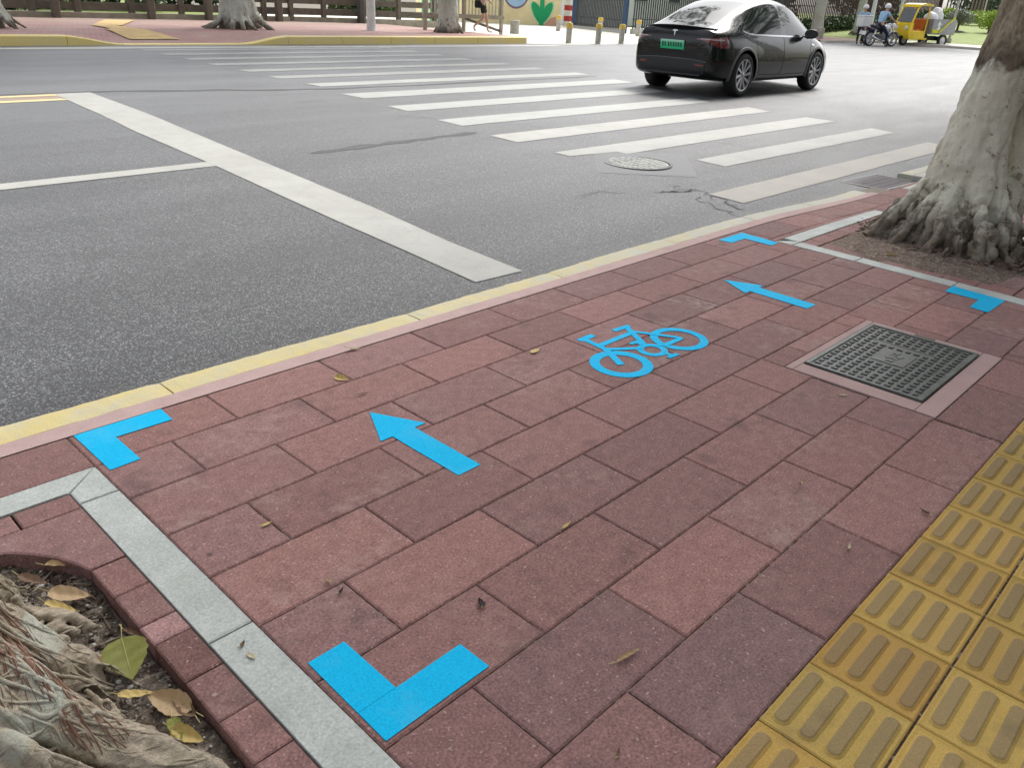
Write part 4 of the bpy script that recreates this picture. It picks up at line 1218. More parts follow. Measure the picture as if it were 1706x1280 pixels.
# more trees of the same row along this footpath, outside the frame: they shade it and show in the car's paint
for (x,y,rz_,l) in ((13.2,1.5,1.1,'next street tree along the near footpath past the leaning one'),(20.0,1.4,2.6,'third street tree along the near footpath'),(27.5,1.5,0.4,'fourth street tree along the near footpath'),(-6.4,1.5,2.0,'street tree behind the camera on the near footpath')):
    c_=copy_tree(tree); c_.location=(x,y,0); c_.rotation_euler=(0,0,rz_); c_.scale=(1.45,1.45,1.3) if x>0 else (1,1,1); tag(c_,l,'tree','street trees along the near footpath')
for (x,y,rz_,l) in ((3,-5.5,0,'unseen garden tree behind the near footpath, third from the camera'),(9,-6,1,'unseen garden tree behind the near footpath, opposite the car'),(15,-5.5,2,'unseen garden tree behind the near footpath, beyond the car'),(22,-6,3,'unseen garden tree farthest along the near footpath')):
    t=thing('unseen_tree',l,'tree',(x,y,-0.4),rz_,'unseen garden trees added for reflections in the car')  # trees out of view, added as foliage for the car to reflect
    if x==3:
        crown(t,[([(0,0,0),(0.1,0,2.5),(0,0.2,5)],[0.3,0.24,0.15])],[(0,0,5.2,3.0),(-2,0.4,3.6,2.3),(2.1,-0.3,3.4,2.4),(0.3,1,2.2,2.2),(-0.4,-0.5,7.4,2.4),(1.0,0,1.2,2.0),(-1.8,0.2,1.3,1.9)],4200,0.42,77,'fol_dark'); gt0=t
    else:
        for ch in gt0.children: c_=ch.copy(); COL.objects.link(c_); c_.parent=t

b=MB(); rr=random.Random(15)
for k in range(130):
    x=rr.uniform(0.16,0.485); y=rr.uniform(1.0,2.18); h=sb.ray_cast(Vector((x,y,1)),Vector((0,0,-1)))
    if h[0] is None: continue
    a=rr.uniform(0,6.28); L=rr.uniform(0.012,0.05); d=Vector((math.cos(a),math.sin(a),rr.uniform(-.15,.15)))*L; c=h[0]+Vector((0,0,0.004))
    if (c+d).x>0.486: continue
    b.tube([c-d,c+Vector((0,0,rr.uniform(0,.003))),c+d],rr.uniform(0.0008,0.0022),5)
tag(b.build('twig_litter',simple('twigs',(0.16,0.11,0.075),0.9,0.5,40,0)),kind='stuff')
t=thing('reflection_hedge','tall dark unseen hedge added behind the near footpath for reflections in the car','hedge',(14,-7.6,-0.4))  # hedge out of view, added to fill the car's reflections with dark green
b=MB(); leafcards(b,5200,lambda r:Vector((r.uniform(-22,24),r.gauss(0,0.45),r.uniform(0.1,3.6))),0.5,88); b.build('foliage',M['fol_dark'],t,tint=True)
for k in range(12):
    b=MB(); b.tube([(-22+4*k,0,-0.2),(-22+4*k,0,3.0)],0.05,6); b.build('stem',M['limb'],t)
# ---------------------------------------------------------------- black car leaving over the zebra crossing
M['paint']=simple('black_paint',(0.0055,0.006,0.0065),0.22,0.1,3,0.0,coat=0.55,coatr=0.015,spec=0.25)
M['glass']=simple('tinted_glass',(0.010,0.014,0.012),0.07,0.05,3,0.0,spec=0.45)
M['plastic']=simple('black_plastic',(0.016,0.016,0.018),0.5,0.15,30,0.2,200)
M['trimgrey']=simple('arch_trim',(0.105,0.105,0.112),0.45,0.1,30,0.1,200)
M['rubber']=simple('tyre_rubber',(0.014,0.014,0.015),0.72,0.2,40,0.25,150)
M['rim']=simple('dark_alloy',(0.42,0.42,0.44),0.32,0.12,20,0.0,metal=0.5)
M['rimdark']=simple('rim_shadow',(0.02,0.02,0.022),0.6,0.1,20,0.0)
M['chrome']=simple('bright_metal',(0.55,0.56,0.57),0.18,0.05,8,0.0,metal=0.9)
M['redlens']=simple('red_lens',(0.16,0.008,0.010),0.12,0.1,8,0.0,coat=1.0)
M['lensclear']=simple('pale_lens',(0.42,0.33,0.34),0.15,0.2,30,0.0,coat=0.8)
M['white']=simple('white_plastic',(0.72,0.72,0.71),0.4,0.06,9,0.05)
M['black']=simple('black_matte',(0.012,0.012,0.012),0.7,0.15,20,0.1)
gplate=NB('plate_green'); zc=gplate.sep()[2]
gplate.col(gplate.ramp(gplate.math('ADD',gplate.math('MULTIPLY',zc,5.5),0.5),[(0.08,(0.006,0.46,0.19)),(0.55,(0.03,0.56,0.28)),(0.95,(0.52,0.80,0.64))])); gplate.set(rough=0.35)
M['plate']=gplate.m

def car_shell():
    #      X    zb   wb    zs    ws    zr    wr    zt
    S=[(-0.01,.44,.66,.84,.60,.90,.50,.90),(0.03,.36,.76,.93,.70,1.00,.60,1.02),(0.10,.31,.83,.985,.765,1.06,.66,1.095),(0.20,.28,.875,1.01,.80,1.085,.67,1.13),
       (0.42,.25,.915,1.025,.845,1.135,.665,1.195),(0.70,.23,.945,1.025,.870,1.235,.645,1.315),(0.98,.22,.958,1.01,.882,1.345,.635,1.430),(1.40,.215,.96,.995,.888,1.46,.628,1.545),
       (1.85,.21,.96,.985,.890,1.525,.622,1.605),(2.28,.21,.96,.978,.890,1.545,.62,1.625),(2.40,.21,.96,.976,.890,1.543,.62,1.622),(2.80,.21,.96,.970,.890,1.495,.625,1.575),(3.22,.21,.96,.965,.886,1.345,.645,1.430),
       (3.58,.215,.958,.955,.880,1.14,.70,1.20),(3.80,.22,.957,.94,.872,1.00,.735,1.035),(4.05,.225,.95,.90,.84,.925,.72,.965),(4.40,.235,.905,.82,.765,.845,.64,.885),
       (4.65,.26,.80,.72,.64,.745,.52,.775),(4.775,.33,.64,.60,.50,.62,.40,.64)]
    V=[];idx=[]
    for (X,zb,wb,zs,ws,zr,wr,zt) in S:
        zr=max(zr,zs+0.012); zt=max(zt,zr+0.006)
        half=[(0,zb),(wb*.80,zb),(wb*.955,zb+.045),(wb*.985,zb+.18*(zs-zb)),(wb,zb+.50*(zs-zb)),(lerp(wb,ws,.35),zb+.84*(zs-zb)),(ws,zs),(lerp(ws,wr,.42),lerp(zs,zr,.52)),(wr,zr),(wr*.84,lerp(zr,zt,.55)),(wr*.46,lerp(zr,zt,.93)),(0,zt)]
        row=[(X,-y,z) for (y,z) in half]+[(X,y,z) for (y,z) in half[-2:0:-1]]
        idx.append(list(range(len(V),len(V)+len(row)))); V+=row
    n=len(idx[0]); F=[];MI=[]
    xs=[s_[0] for s_ in S]
    for i in range(len(S)-1):
        for k in range(n):
            j=(k+1)%n
            F.append((idx[i][k],idx[i+1][k],idx[i+1][j],idx[i][j]))
            r_=k if k<11 else (n-1-k)           # half row
            xm=(xs[i]+xs[i+1])/2; mi=0
            if r_ in (6,7) and 0.80<xm<3.5:
                mi=1 if not (2.27<xm<2.41) else 0
                if xm<1.0 and r_==7: mi=0
            if r_ in (9,10):
                if 0.30<xm<1.35: mi=2
                elif 1.35<xm<2.75: mi=3
                elif 2.75<xm<3.75: mi=4
            MI.append(mi)
    F.append(tuple(idx[0])); MI.append(0); F.append(tuple(idx[-1])[::-1]); MI.append(0)
    me=bpy.data.meshes.new('shell'); me.from_pydata(V,[],F)
    for k in range(5): me.materials.append(M['paint'])
    me.polygons.foreach_set('material_index',MI)
    bm=bmesh.new(); bm.from_mesh(me); bmesh.ops.recalc_face_normals(bm,faces=bm.faces)
    cl=bm.edges.layers.float.get('crease_edge') or bm.edges.layers.float.new('crease_edge')
    for e in bm.edges:
        ms={f.material_index for f in e.link_faces}
        if len(ms)>1: e[cl]=0.45
        a,b_=e.verts
        if abs(a.co.x-0.10)<.001 and abs(b_.co.x-0.10)<.001 and min(a.co.z,b_.co.z)>1.0: e[cl]=0.8
    bm.to_mesh(me); bm.free()
    return bake(me,[('SUBSURF',dict(levels=3,render_levels=3))],'shell')
shell=car_shell()
RAX,FAX,WR=0.93,3.84,0.362
# wheel arches cut out of the shell
cutb=MB()
for ax in (RAX,FAX):
    for s_ in (-1,1):
        cutb.M=Matrix.Translation((ax,s_*0.90,WR+0.012))@Matrix.Rotation(R(90),4,'X')
        cutb.lathe([(0.0,-0.24),(0.405,-0.24),(0.405,0.30),(0.0,0.30)],48)
cutb.M=Matrix(); cutb.m=0
cme=cutb.mesh('cut',[M['rimdark']]); bmx=bmesh.new(); bmx.from_mesh(cme); bmesh.ops.remove_doubles(bmx,verts=bmx.verts,dist=1e-5); bmesh.ops.recalc_face_normals(bmx,faces=bmx.faces); bmx.to_mesh(cme); bmx.free()
shell.materials.append(M['rimdark'])
cme.polygons.foreach_set('material_index',[0]*len(cme.polygons))
cobj=link('cutter',cme)
wtmp=bpy.data.objects.new('wtmp',shell); COL.objects.link(wtmp)
md=wtmp.modifiers.new('b','BOOLEAN'); md.operation='DIFFERENCE'; md.object=cobj; md.solver='EXACT'; md.material_mode='INDEX'
dg=bpy.context.evaluated_depsgraph_get(); dg.update()
full=bpy.data.meshes.new_from_object(wtmp.evaluated_get(dg),preserve_all_data_layers=True,depsgraph=dg)
bpy.data.objects.remove(wtmp); bpy.data.objects.remove(cobj)
SHELL_BVH=BVHTree.FromPolygons([v.co for v in shell.vertices],[tuple(p.vertices) for p in shell.polygons])

car=thing('parked_car','glossy black hatchback car with green rear plate crossing the zebra stripes','car',(12.86,8.545,0.0),R(0.9),None,1.0)
car.name='car'
def split_mesh(me, keep, name, mat, parent):
    bm=bmesh.new(); bm.from_mesh(me)
    bmesh.ops.delete(bm,geom=[f for f in bm.faces if not keep(f)],context='FACES')
    m2=bpy.data.meshes.new(name)
    for f in bm.faces: f.material_index=0; f.smooth=True
    bm.to_mesh(m2); bm.free(); m2.materials.append(mat)
    return link(name,m2,parent)
bm=bmesh.new(); bm.from_mesh(full)
for f in bm.faces: 
    f.smooth=True
bm.to_mesh(full); bm.free()
body=split_mesh(full,lambda f:f.material_index==0,'body',M['paint'],car)
body.data.set_sharp_from_angle(angle=R(35))
for s_,nm in ((-1,''),(1,'')):
    split_mesh(full,lambda f:f.material_index==1 and f.calc_center_median().y*s_>0 and f.calc_center_median().x<2.34,'side_window',M['glass'],car)
    split_mesh(full,lambda f:f.material_index==1 and f.calc_center_median().y*s_>0 and f.calc_center_median().x>=2.34,'side_window',M['glass'],car)
split_mesh(full,lambda f:f.material_index==2,'rear_window',M['glass'],car)
split_mesh(full,lambda f:f.material_index==3,'glass_roof',M['glass'],car)
split_mesh(full,lambda f:f.material_index==4,'windscreen',M['glass'],car)

def patch_side(poly, name, mat, parent, side=-1, off=0.003, res=0.02):
    """a strip or patch of (X,z) quads laid on the flank"""
    mb=MB()
    for q in poly:
        A,B,Cc,D=[Vector(p) for p in q]; n=max(2,int((B-A).length/0.05)); m_=max(1,int((D-A).length/0.05)); vs=[];ok=True
        for j in range(m_+1):
            for i in range(n+1):
                p=A.lerp(B,i/n).lerp(D.lerp(Cc,i/n),j/m_)
                h=SHELL_BVH.ray_cast(Vector((p.x,side*3,p.y)),Vector((0,-side,0)))
                if h[0] is None: ok=False;break
                vs.append(h[0]+Vector((0,side*off,0)))
            if not ok: break
        if not ok: continue
        fs=[(j*(n+1)+i,j*(n+1)+i+1,(j+1)*(n+1)+i+1,(j+1)*(n+1)+i) for j in range(m_) for i in range(n)]
        mb.add(vs,fs)
    return mb.build(name,mat,parent,True)
def strip(pts,w):
    out=[]
    for a,c in zip(pts[:-1],pts[1:]):
        a=Vector(a);c=Vector(c);d=(c-a).normalized();n=Vector((-d.y,d.x))*w/2
        out.append((tuple(a-n),tuple(c-n),tuple(c+n),tuple(a+n)))
    return out
for s_ in (-1,1):
    patch_side(strip([(2.33,.985),(2.35,.70),(2.33,.42),(2.25,.34)],.012)+strip([(1.26,1.00),(1.30,.80),(1.38,.60),(1.46,.36),(2.25,.34)],.010)+strip([(2.25,.34),(3.38,.34),(3.43,.55),(3.50,.95)],.010),'door_line',M['black'],car,s_,0.002)
    patch_side(strip([(0.86,1.075),(1.02,1.035),(1.25,1.018),(2.0,1.004),(2.8,.992),(3.42,.985)],.024),'window_trim_glint',M['chrome'],car,s_,0.004)  # trim strip coloured bright metal to imitate a reflected line
    for x in (1.42,2.55): patch_side([((x,.872),(x+.21,.868),(x+.21,.895),(x,.899))],'door_handle',M['trimgrey'],car,s_,0.006)
    patch_side([((3.50,.845),(3.64,.83),(3.64,.85),(3.50,.872))],'fender_camera',M['chrome'],car,s_,0.006)
    patch_side([((1.42,.235),(3.32,.235),(3.32,.285),(1.42,.285))],'sill',M['trimgrey'],car,s_,0.006)
    # arch trims
    for ax in (RAX,FAX):
        mb=MB(); n=26; vs=[]
        for i in range(n+1):
            a=R(lerp(-14,194,i/n))
            for (r_,o_) in ((0.402,0.012),(0.424,0.016),(0.450,0.010),(0.456,-0.004)):
                x=ax+r_*math.cos(a); z=WR+0.012+r_*math.sin(a)
                h=SHELL_BVH.ray_cast(Vector((x,s_*3,max(z,0.30))),Vector((0,-s_,0)))
                y=h[0].y if h[0] is not None else s_*0.95
                if abs(y)<0.80: y=s_*0.90
                vs.append((x,y+s_*o_,z))
        fs=[(4*i+k,4*i+k+1,4*i+5+k,4*i+4+k) for i in range(n) for k in range(3)]
        mb.add(vs,fs); mb.build('arch_trim',M['trimgrey'],car,True)
# wheels
def wheel(ax,s_,steer=0):
    w=bpy.data.objects.new('wheel',None); COL.objects.link(w); w.parent=car
    w.location=(ax,s_*0.835,WR); w.rotation_euler=(R(90),0,R(steer)) if s_<0 else (R(-90),0,R(steer))
    mb=MB(); mb.lathe([(0.262,-0.10),(0.30,-0.115),(0.345,-0.105),(0.362,-0.07),(0.362,0.07),(0.345,0.105),(0.30,0.117),(0.268,0.108),(0.255,0.085)],56)
    mb.build('tyre',M['rubber'],w,True)
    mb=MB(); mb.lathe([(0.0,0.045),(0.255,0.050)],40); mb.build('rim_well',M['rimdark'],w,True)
    mb=MB(); mb.lathe([(0.268,0.104),(0.264,0.112),(0.248,0.108),(0.243,0.07)],56)
    mb.lathe([(0.0,0.098),(0.040,0.098),(0.052,0.090),(0.055,0.06)],28)
    for k in range(10):
        a=2*math.pi*k/10
        old=mb.M; mb.M=Matrix.Rotation(a,4,'Z')
        P=[(0.045,-0.016,0.088),(0.045,0.016,0.088),(0.15,0.031,0.100),(0.25,0.052,0.106),(0.25,0.004,0.104),(0.15,-0.013,0.092)]
        Q=[(x,y,z-0.03) for x,y,z in P]
        mb.add(P+Q,[(0,5,4,3,2,1)[::-1]]+[(i,(i+1)%6,6+(i+1)%6,6+i) for i in range(6)])
        mb.M=old
    r_=mb.build('rim',M['rim'],w); shade_auto(r_,35)
for ax in (RAX,FAX):
    for s_ in (-1,1): wheel(ax,s_)
# rear end: patches cast outwards on the shell
def patch_rear(th, zs, name, mat, off=0.004, C0=(1.05,0.0), n=16, m_=6, parent=None, shape=None):
    mb=MB(); vs=[]
    for j in range(m_+1):
        for i in range(n+1):
            a=R(lerp(th[0],th[1],i/n)); u=i/n; v=j/m_
            lo,hi=(zs if shape is None else shape(u)); z=lerp(lo,hi,v)
            d=Vector((-math.cos(a),math.sin(a),0))
            h=SHELL_BVH.ray_cast(Vector((C0[0],C0[1],z))+d*4,-d)
            p=h[0] if h[0] is not None else Vector((C0[0],C0[1],z))+d*0.9
            vs.append(p+h[1]*off if h[0] is not None else p)
    fs=[(j*(n+1)+i,j*(n+1)+i+1,(j+1)*(n+1)+i+1,(j+1)*(n+1)+i) for j in range(m_) for i in range(n)]
    mb.add(vs,fs); return mb.build(name,mat,parent or car,True)
for s_ in (-1,1):
    tl=patch_rear((s_*24,s_*52),None,'tail_light',M['redlens'],0.006,shape=lambda u:(lerp(0.915,0.80,sstep(0.1,0.75,u)),lerp(0.935,0.975,u)),n=20)
    patch_rear((s_*27,s_*47),None,'light_bar',M['lensclear'],0.011,shape=lambda u:(lerp(0.925,0.905,u),lerp(0.938,0.935,u)),parent=car)
    patch_rear((s_*35,s_*49),(0.60,0.78),'corner_panel',M['glass'],0.003)
patch_rear((-33,33),None,'rear_diffuser',M['plastic'],0.007,shape=lambda u:(0.37,lerp(0.56,0.60,1-abs(2*u-1)**4)),n=30)
patch_rear((-34,34),None,'diffuser_edge',M['trimgrey'],0.010,shape=lambda u:(lerp(0.565,0.60,1-abs(2*u-1)**4),lerp(0.575,0.612,1-abs(2*u-1)**4)),n=30,m_=1)
patch_rear((-30,30),(0.345,0.372),'bumper_edge',M['trimgrey'],0.010,n=30,m_=1)
for s_ in (-1,1): patch_rear((s_*25,s_*32),(0.505,0.53),'reflector',M['redlens'],0.012)
patch_rear((-35,35),(0.715,0.722),'boot_line',M['black'],0.003,n=30,m_=1)
# spoiler lip, plate, emblem
mb=MB(); vs=[]; n=24
for i in range(n+1):
    y=lerp(-0.70,0.70,i/n); x0=0.045+0.16*(abs(y)/0.70)**2.6; z=1.098-0.035*(abs(y)/0.7)**2
    vs += [(x0+0.16,y,z+0.02),(x0+0.02,y,z+0.035),(x0-0.012,y,z+0.030),(x0-0.010,y,z+0.020),(x0+0.06,y,z-0.022)]
fs=[(5*i+k,5*i+5+k,5*i+6+k,5*i+1+k) for i in range(n) for k in range(4)]
mb.add(vs,fs); mb.build('spoiler',M['paint'],car,True)
h=SHELL_BVH.ray_cast(Vector((-2,0,0.81)),Vector((1,0,0))); px_=h[0].x-0.012
pl=bpy.data.objects.new('plate_holder',None)
mb=MB(); mb.box(-0.006,0.006,-0.24,0.24,-0.075,0.075,0.003); plate=mb.build('number_plate',M['plate'],car); plate.location=(px_,0,0.815); plate.rotation_euler=(0,R(-8),0)
mb=MB()
for k,(y,w) in enumerate([(-0.19,.036),(-0.14,.030),(-0.075,.034),(-0.025,.032),(0.03,.034),(0.08,.030),(0.13,.034),(0.18,.032)]):
    mb.box(-0.0085,-0.0072,-y-w/2,-y+w/2,-0.035,0.040); 
mb.build('plate_marks',simple('plate_ink',(0.012,0.10,0.045),0.5,0.4,90,0),plate)
h=SHELL_BVH.ray_cast(Vector((-2,0,1.00)),Vector((1,0,0)))
mb=MB(); 
T=[(-0.055,0.040),(-0.03,0.052),(0.03,0.052),(0.055,0.040),(0.045,0.026),(0.018,0.034),(0.0,-0.055),(-0.018,0.034),(-0.045,0.026)]
mb.M=Matrix.Rotation(R(90),4,'Z')@Matrix.Rotation(R(90),4,'X'); mb.prism(T,-0.004,0.004)
em=mb.build('emblem',M['chrome'],car); em.location=(h[0].x-0.006,0,1.0); em.rotation_euler=(0,R(12),0)
# mirrors
for s_ in (-1,1):
    mb=MB(); mb.ball((0,0,0),0.075,0.13,0.085,20,12); mb.v=[(x if x>-0.03 else -0.03,y,z) for x,y,z in mb.v]
    mr=mb.build('side_mirror',M['plastic'],car,True); mr.location=(3.16,s_*1.035,1.045); mr.rotation_euler=(0,0,R(s_*-8))
    mb=MB(); mb.obox((0.02,-s_*0.10,-0.06),0.06,0.12,0.03,0,0,R(s_*-18),0.008); mb.build('mirror_arm',M['plastic'],mr)
    mb=MB(); mb.box(-0.034,-0.031,-0.105,0.105,-0.06,0.06); mb.build('mirror_glass',M['glass'],mr)
# ---------------------------------------------------------------- people
M['skin']=simple('skin',(0.46,0.28,0.20),0.55,0.08,20,0.05)
def skin_mesh(verts, edges, radii, root, name, levels=2):
    me=bpy.data.meshes.new(name); me.from_pydata([tuple(v) for v in verts],edges,[])
    o=bpy.data.objects.new('tmp',me); COL.objects.link(o)
    o.modifiers.new('s','SKIN').use_smooth_shade=True
    sv=me.skin_vertices[0].data
    for i,r_ in enumerate(radii): sv[i].radius=(r_,r_) if not hasattr(r_,'__len__') else r_; sv[i].use_root=(i==root)
    sb_=o.modifiers.new('u','SUBSURF'); sb_.levels=levels; sb_.render_levels=levels
    dg=bpy.context.evaluated_depsgraph_get(); dg.update()
    r=bpy.data.meshes.new_from_object(o.evaluated_get(dg),depsgraph=dg); r.name=name
    bpy.data.objects.remove(o)
    r.polygons.foreach_set('use_smooth',[True]*len(r.polygons)); return r
def person(J, label, loc, rz, cloth, sc=1.0, hair=(0.012,0.010,0.010), helmet=None):
    """J: joint name -> position; cloth: dict of meshes to wear"""
    t=thing('person',label,'person',loc,rz,None,sc)
    V=[];E=[];Rr=[];ix={}
    def add(nm,p,r_,par=None):
        ix[nm]=len(V); V.append(Vector(p)); Rr.append(r_)
        if par: E.append((ix[par],ix[nm]))
    J={k:Vector(v) for k,v in J.items()}
    add('pelvis',J['pelvis'],(0.13,0.10)); add('waist',J['pelvis'].lerp(J['chest'],0.5),(0.115,0.09),'pelvis'); add('chest',J['chest'],(0.135,0.10),'waist')
    add('neck',J['neck'],0.055,'chest'); add('jaw',J['head']-Vector((0,0,0.075)),0.066,'neck'); add('head',J['head']+Vector((0,0,0.02)),0.092,'jaw'); add('crown',J['head']+Vector((0,0,0.095)),0.060,'head')
    for s_ in 'LR':
        add('sh'+s_,J['sh'+s_],0.062,'chest'); add('el'+s_,J['el'+s_],0.043,'sh'+s_); add('wr'+s_,J['wr'+s_],0.030,'el'+s_)
        d=(J['wr'+s_]-J['el'+s_]).normalized(); side=d.orthogonal().normalized()
        add('pm'+s_,J['wr'+s_]+d*0.065,(0.030,0.022),'wr'+s_)
        for f_,(o_,L) in enumerate(((-0.030,.060),(-0.011,.075),(0.010,.072),(0.029,.055))):
            add('f%d'%f_+s_,V[ix['pm'+s_]]+d*L+side*o_,0.009,'pm'+s_)
        add('th'+s_,V[ix['wr'+s_]]+d*0.05+side*0.055,0.010,'wr'+s_)
        add('hp'+s_,J['hp'+s_],0.088,'pelvis'); add('kn'+s_,J['kn'+s_],0.058,'hp'+s_); add('cf'+s_,J['kn'+s_].lerp(J['an'+s_],0.30),0.054,'kn'+s_); add('an'+s_,J['an'+s_],0.036,'cf'+s_); add('to'+s_,J['to'+s_],0.034,'an'+s_)
    body=link('body',skin_mesh(V,E,Rr,0,'body'),t); body.data.materials.append(M['skin'])
    # face: nose, eyes
    f=(J['face']-J['head']).normalized(); b=MB(); c=J['head']
    b.ball(c+f*0.098+Vector((0,0,-0.01)),0.014,0.014,0.022,8,6); b.build('nose',M['skin'],body,True)
    sd=Vector((0,0,1)).cross(f)
    for s_ in (-1,1):
        b=MB(); b.ball(c+f*0.083+sd*s_*0.032+Vector((0,0,0.02)),0.012,0.012,0.008,8,6); b.build('eye',M['black'],body,True)
        b=MB(); b.ball(c+sd*s_*0.092,0.014,0.014,0.028,8,6); b.build('ear',M['skin'],body,True)
    b=MB(); b.ball(c+f*0.082+Vector((0,0,-0.055)),0.020,0.020,0.006,8,6); b.build('mouth',simple('lips',(0.30,0.10,0.09),0.5,bump=0),body,True)
    if helmet:
        b=MB(); b.ball(c+Vector((0,0,0.045))-f*0.01,0.135,0.135,0.135,20,12); b.v=[(x,y,max(z,c.z-0.01)) for x,y,z in b.v]; hm=b.build('helmet',helmet,t,True)
    else:
        b=MB(); b.ball(c+Vector((0,0,0.045))-f*0.022,0.104,0.104,0.10,18,12); b.build('hair',simple('hair',hair,0.5,bump=0),t,True)
    # clothing: same skeleton, a little wider
    def wear(nm,mat,chain,scale,ends=None):
        vs=[];es=[];rs=[];id_={}
        for (n_,par,r_) in chain:
            p=V[ix[n_]] if isinstance(n_,str) else n_[1]
            key=n_ if isinstance(n_,str) else n_[0]
            id_[key]=len(vs); vs.append(p); rs.append(r_)
            if par: es.append((id_[par],id_[key]))
        o=link(nm,skin_mesh(vs,es,rs,0,nm),t); o.data.materials.append(mat); return o
    def mid(a,c_,k): return V[ix[a]].lerp(V[ix[c_]],k)
    if 'shirt' in cloth:
        mat,sl=cloth['shirt']
        ch=[('waist',None,(0.142,0.112)),(('hem',V[ix['pelvis']]+Vector((0,0,0.03))),'waist',(0.150,0.118)),('chest','waist',(0.152,0.118)),(('coll',V[ix['neck']]-Vector((0,0,0.03))),'chest',0.066)]
        for s_ in 'LR': ch += [('sh'+s_,'chest',0.078),(('sl'+s_,mid('sh'+s_,'el'+s_,sl)),'sh'+s_,0.062)]
        wear('shirt',mat,ch,1)
    if 'trousers' in cloth:
        mat,ln,flare=cloth['trousers']
        ch=[('pelvis',None,(0.150,0.118)),(('band',V[ix['pelvis']]+Vector((0,0,0.07))),'pelvis',(0.138,0.108))]
        for s_ in 'LR':
            ch.append(('hp'+s_,'pelvis',0.105))
            if ln<1: ch.append((('k'+s_,mid('hp'+s_,'kn'+s_,ln)),'hp'+s_,0.088*flare))
            else:
                ch.append(('kn'+s_,'hp'+s_,0.074*flare)); ch.append((('c'+s_,mid('kn'+s_,'an'+s_,0.94)),'kn'+s_,0.056*flare))
        wear('trousers' if ln>=1 else 'shorts',mat,ch,1)
    if 'shoes' in cloth:
        for s_ in 'LR':
            a=V[ix['an'+s_]]; c_=V[ix['to'+s_]]; d=(c_-a)
            o=link('shoe',skin_mesh([a-Vector((0,0,0.02)),a.lerp(c_,0.5)-Vector((0,0,0.0)),c_+d*0.05],[(0,1),(1,2)],[0.046,0.046,0.042],0,'shoe'),t); o.data.materials.append(cloth['shoes'])
    return t
cloth=lambda n,c:simple(n,c,0.85,0.14,14,0.3,40,0.004)
M['navy']=cloth('navy_cloth',(0.012,0.016,0.040)); M['blueshirt']=cloth('light_blue_cloth',(0.30,0.47,0.66)); M['mauve']=cloth('mauve_cloth',(0.48,0.36,0.44)); M['blackcloth']=cloth('black_cloth',(0.010,0.010,0.012))
# pedestrian, walking to the right along the far footpath (x = walking direction)
W_J=dict(pelvis=(0,0,0.95),chest=(0.03,0,1.30),neck=(0.045,0,1.50),head=(0.07,0,1.63),face=(0.4,0,1.62),
 shL=(0.03,0.19,1.42),elL=(-0.08,0.24,1.15),wrL=(0.06,0.23,0.93),shR=(0.03,-0.19,1.42),elR=(0.10,-0.23,1.16),wrR=(0.26,-0.18,1.02),
 hpL=(0,0.095,0.90),knL=(0.14,0.09,0.50),anL=(0.20,0.09,0.07),toL=(0.36,0.095,0.030),
 hpR=(0,-0.095,0.90),knR=(0.05,-0.09,0.49),anR=(-0.30,-0.09,0.20),toR=(-0.24,-0.09,0.05))
ped=person(W_J,'pedestrian in mauve top and black shorts striding along the far footpath',(22.07,22.85,0.225),R(-47),
  dict(shirt=(M['mauve'],0.55),trousers=(M['blackcloth'],0.72,1.05),shoes=M['white']))
b=MB(); b.obox((0,0,0),0.30,0.12,0.26,0,0,0,0.04); b.tube([(-0.1,0,0.12),(-0.05,0.02,0.45),(0.05,0.03,0.45),(0.1,0,0.12)],0.012,6)
bag=tag(b.build('shoulder_bag',M['blackcloth']),'black shoulder bag carried by the pedestrian in mauve','bag'); bag.location=(21.95,22.93,1.16); bag.rotation_euler=(0,0,R(-47))
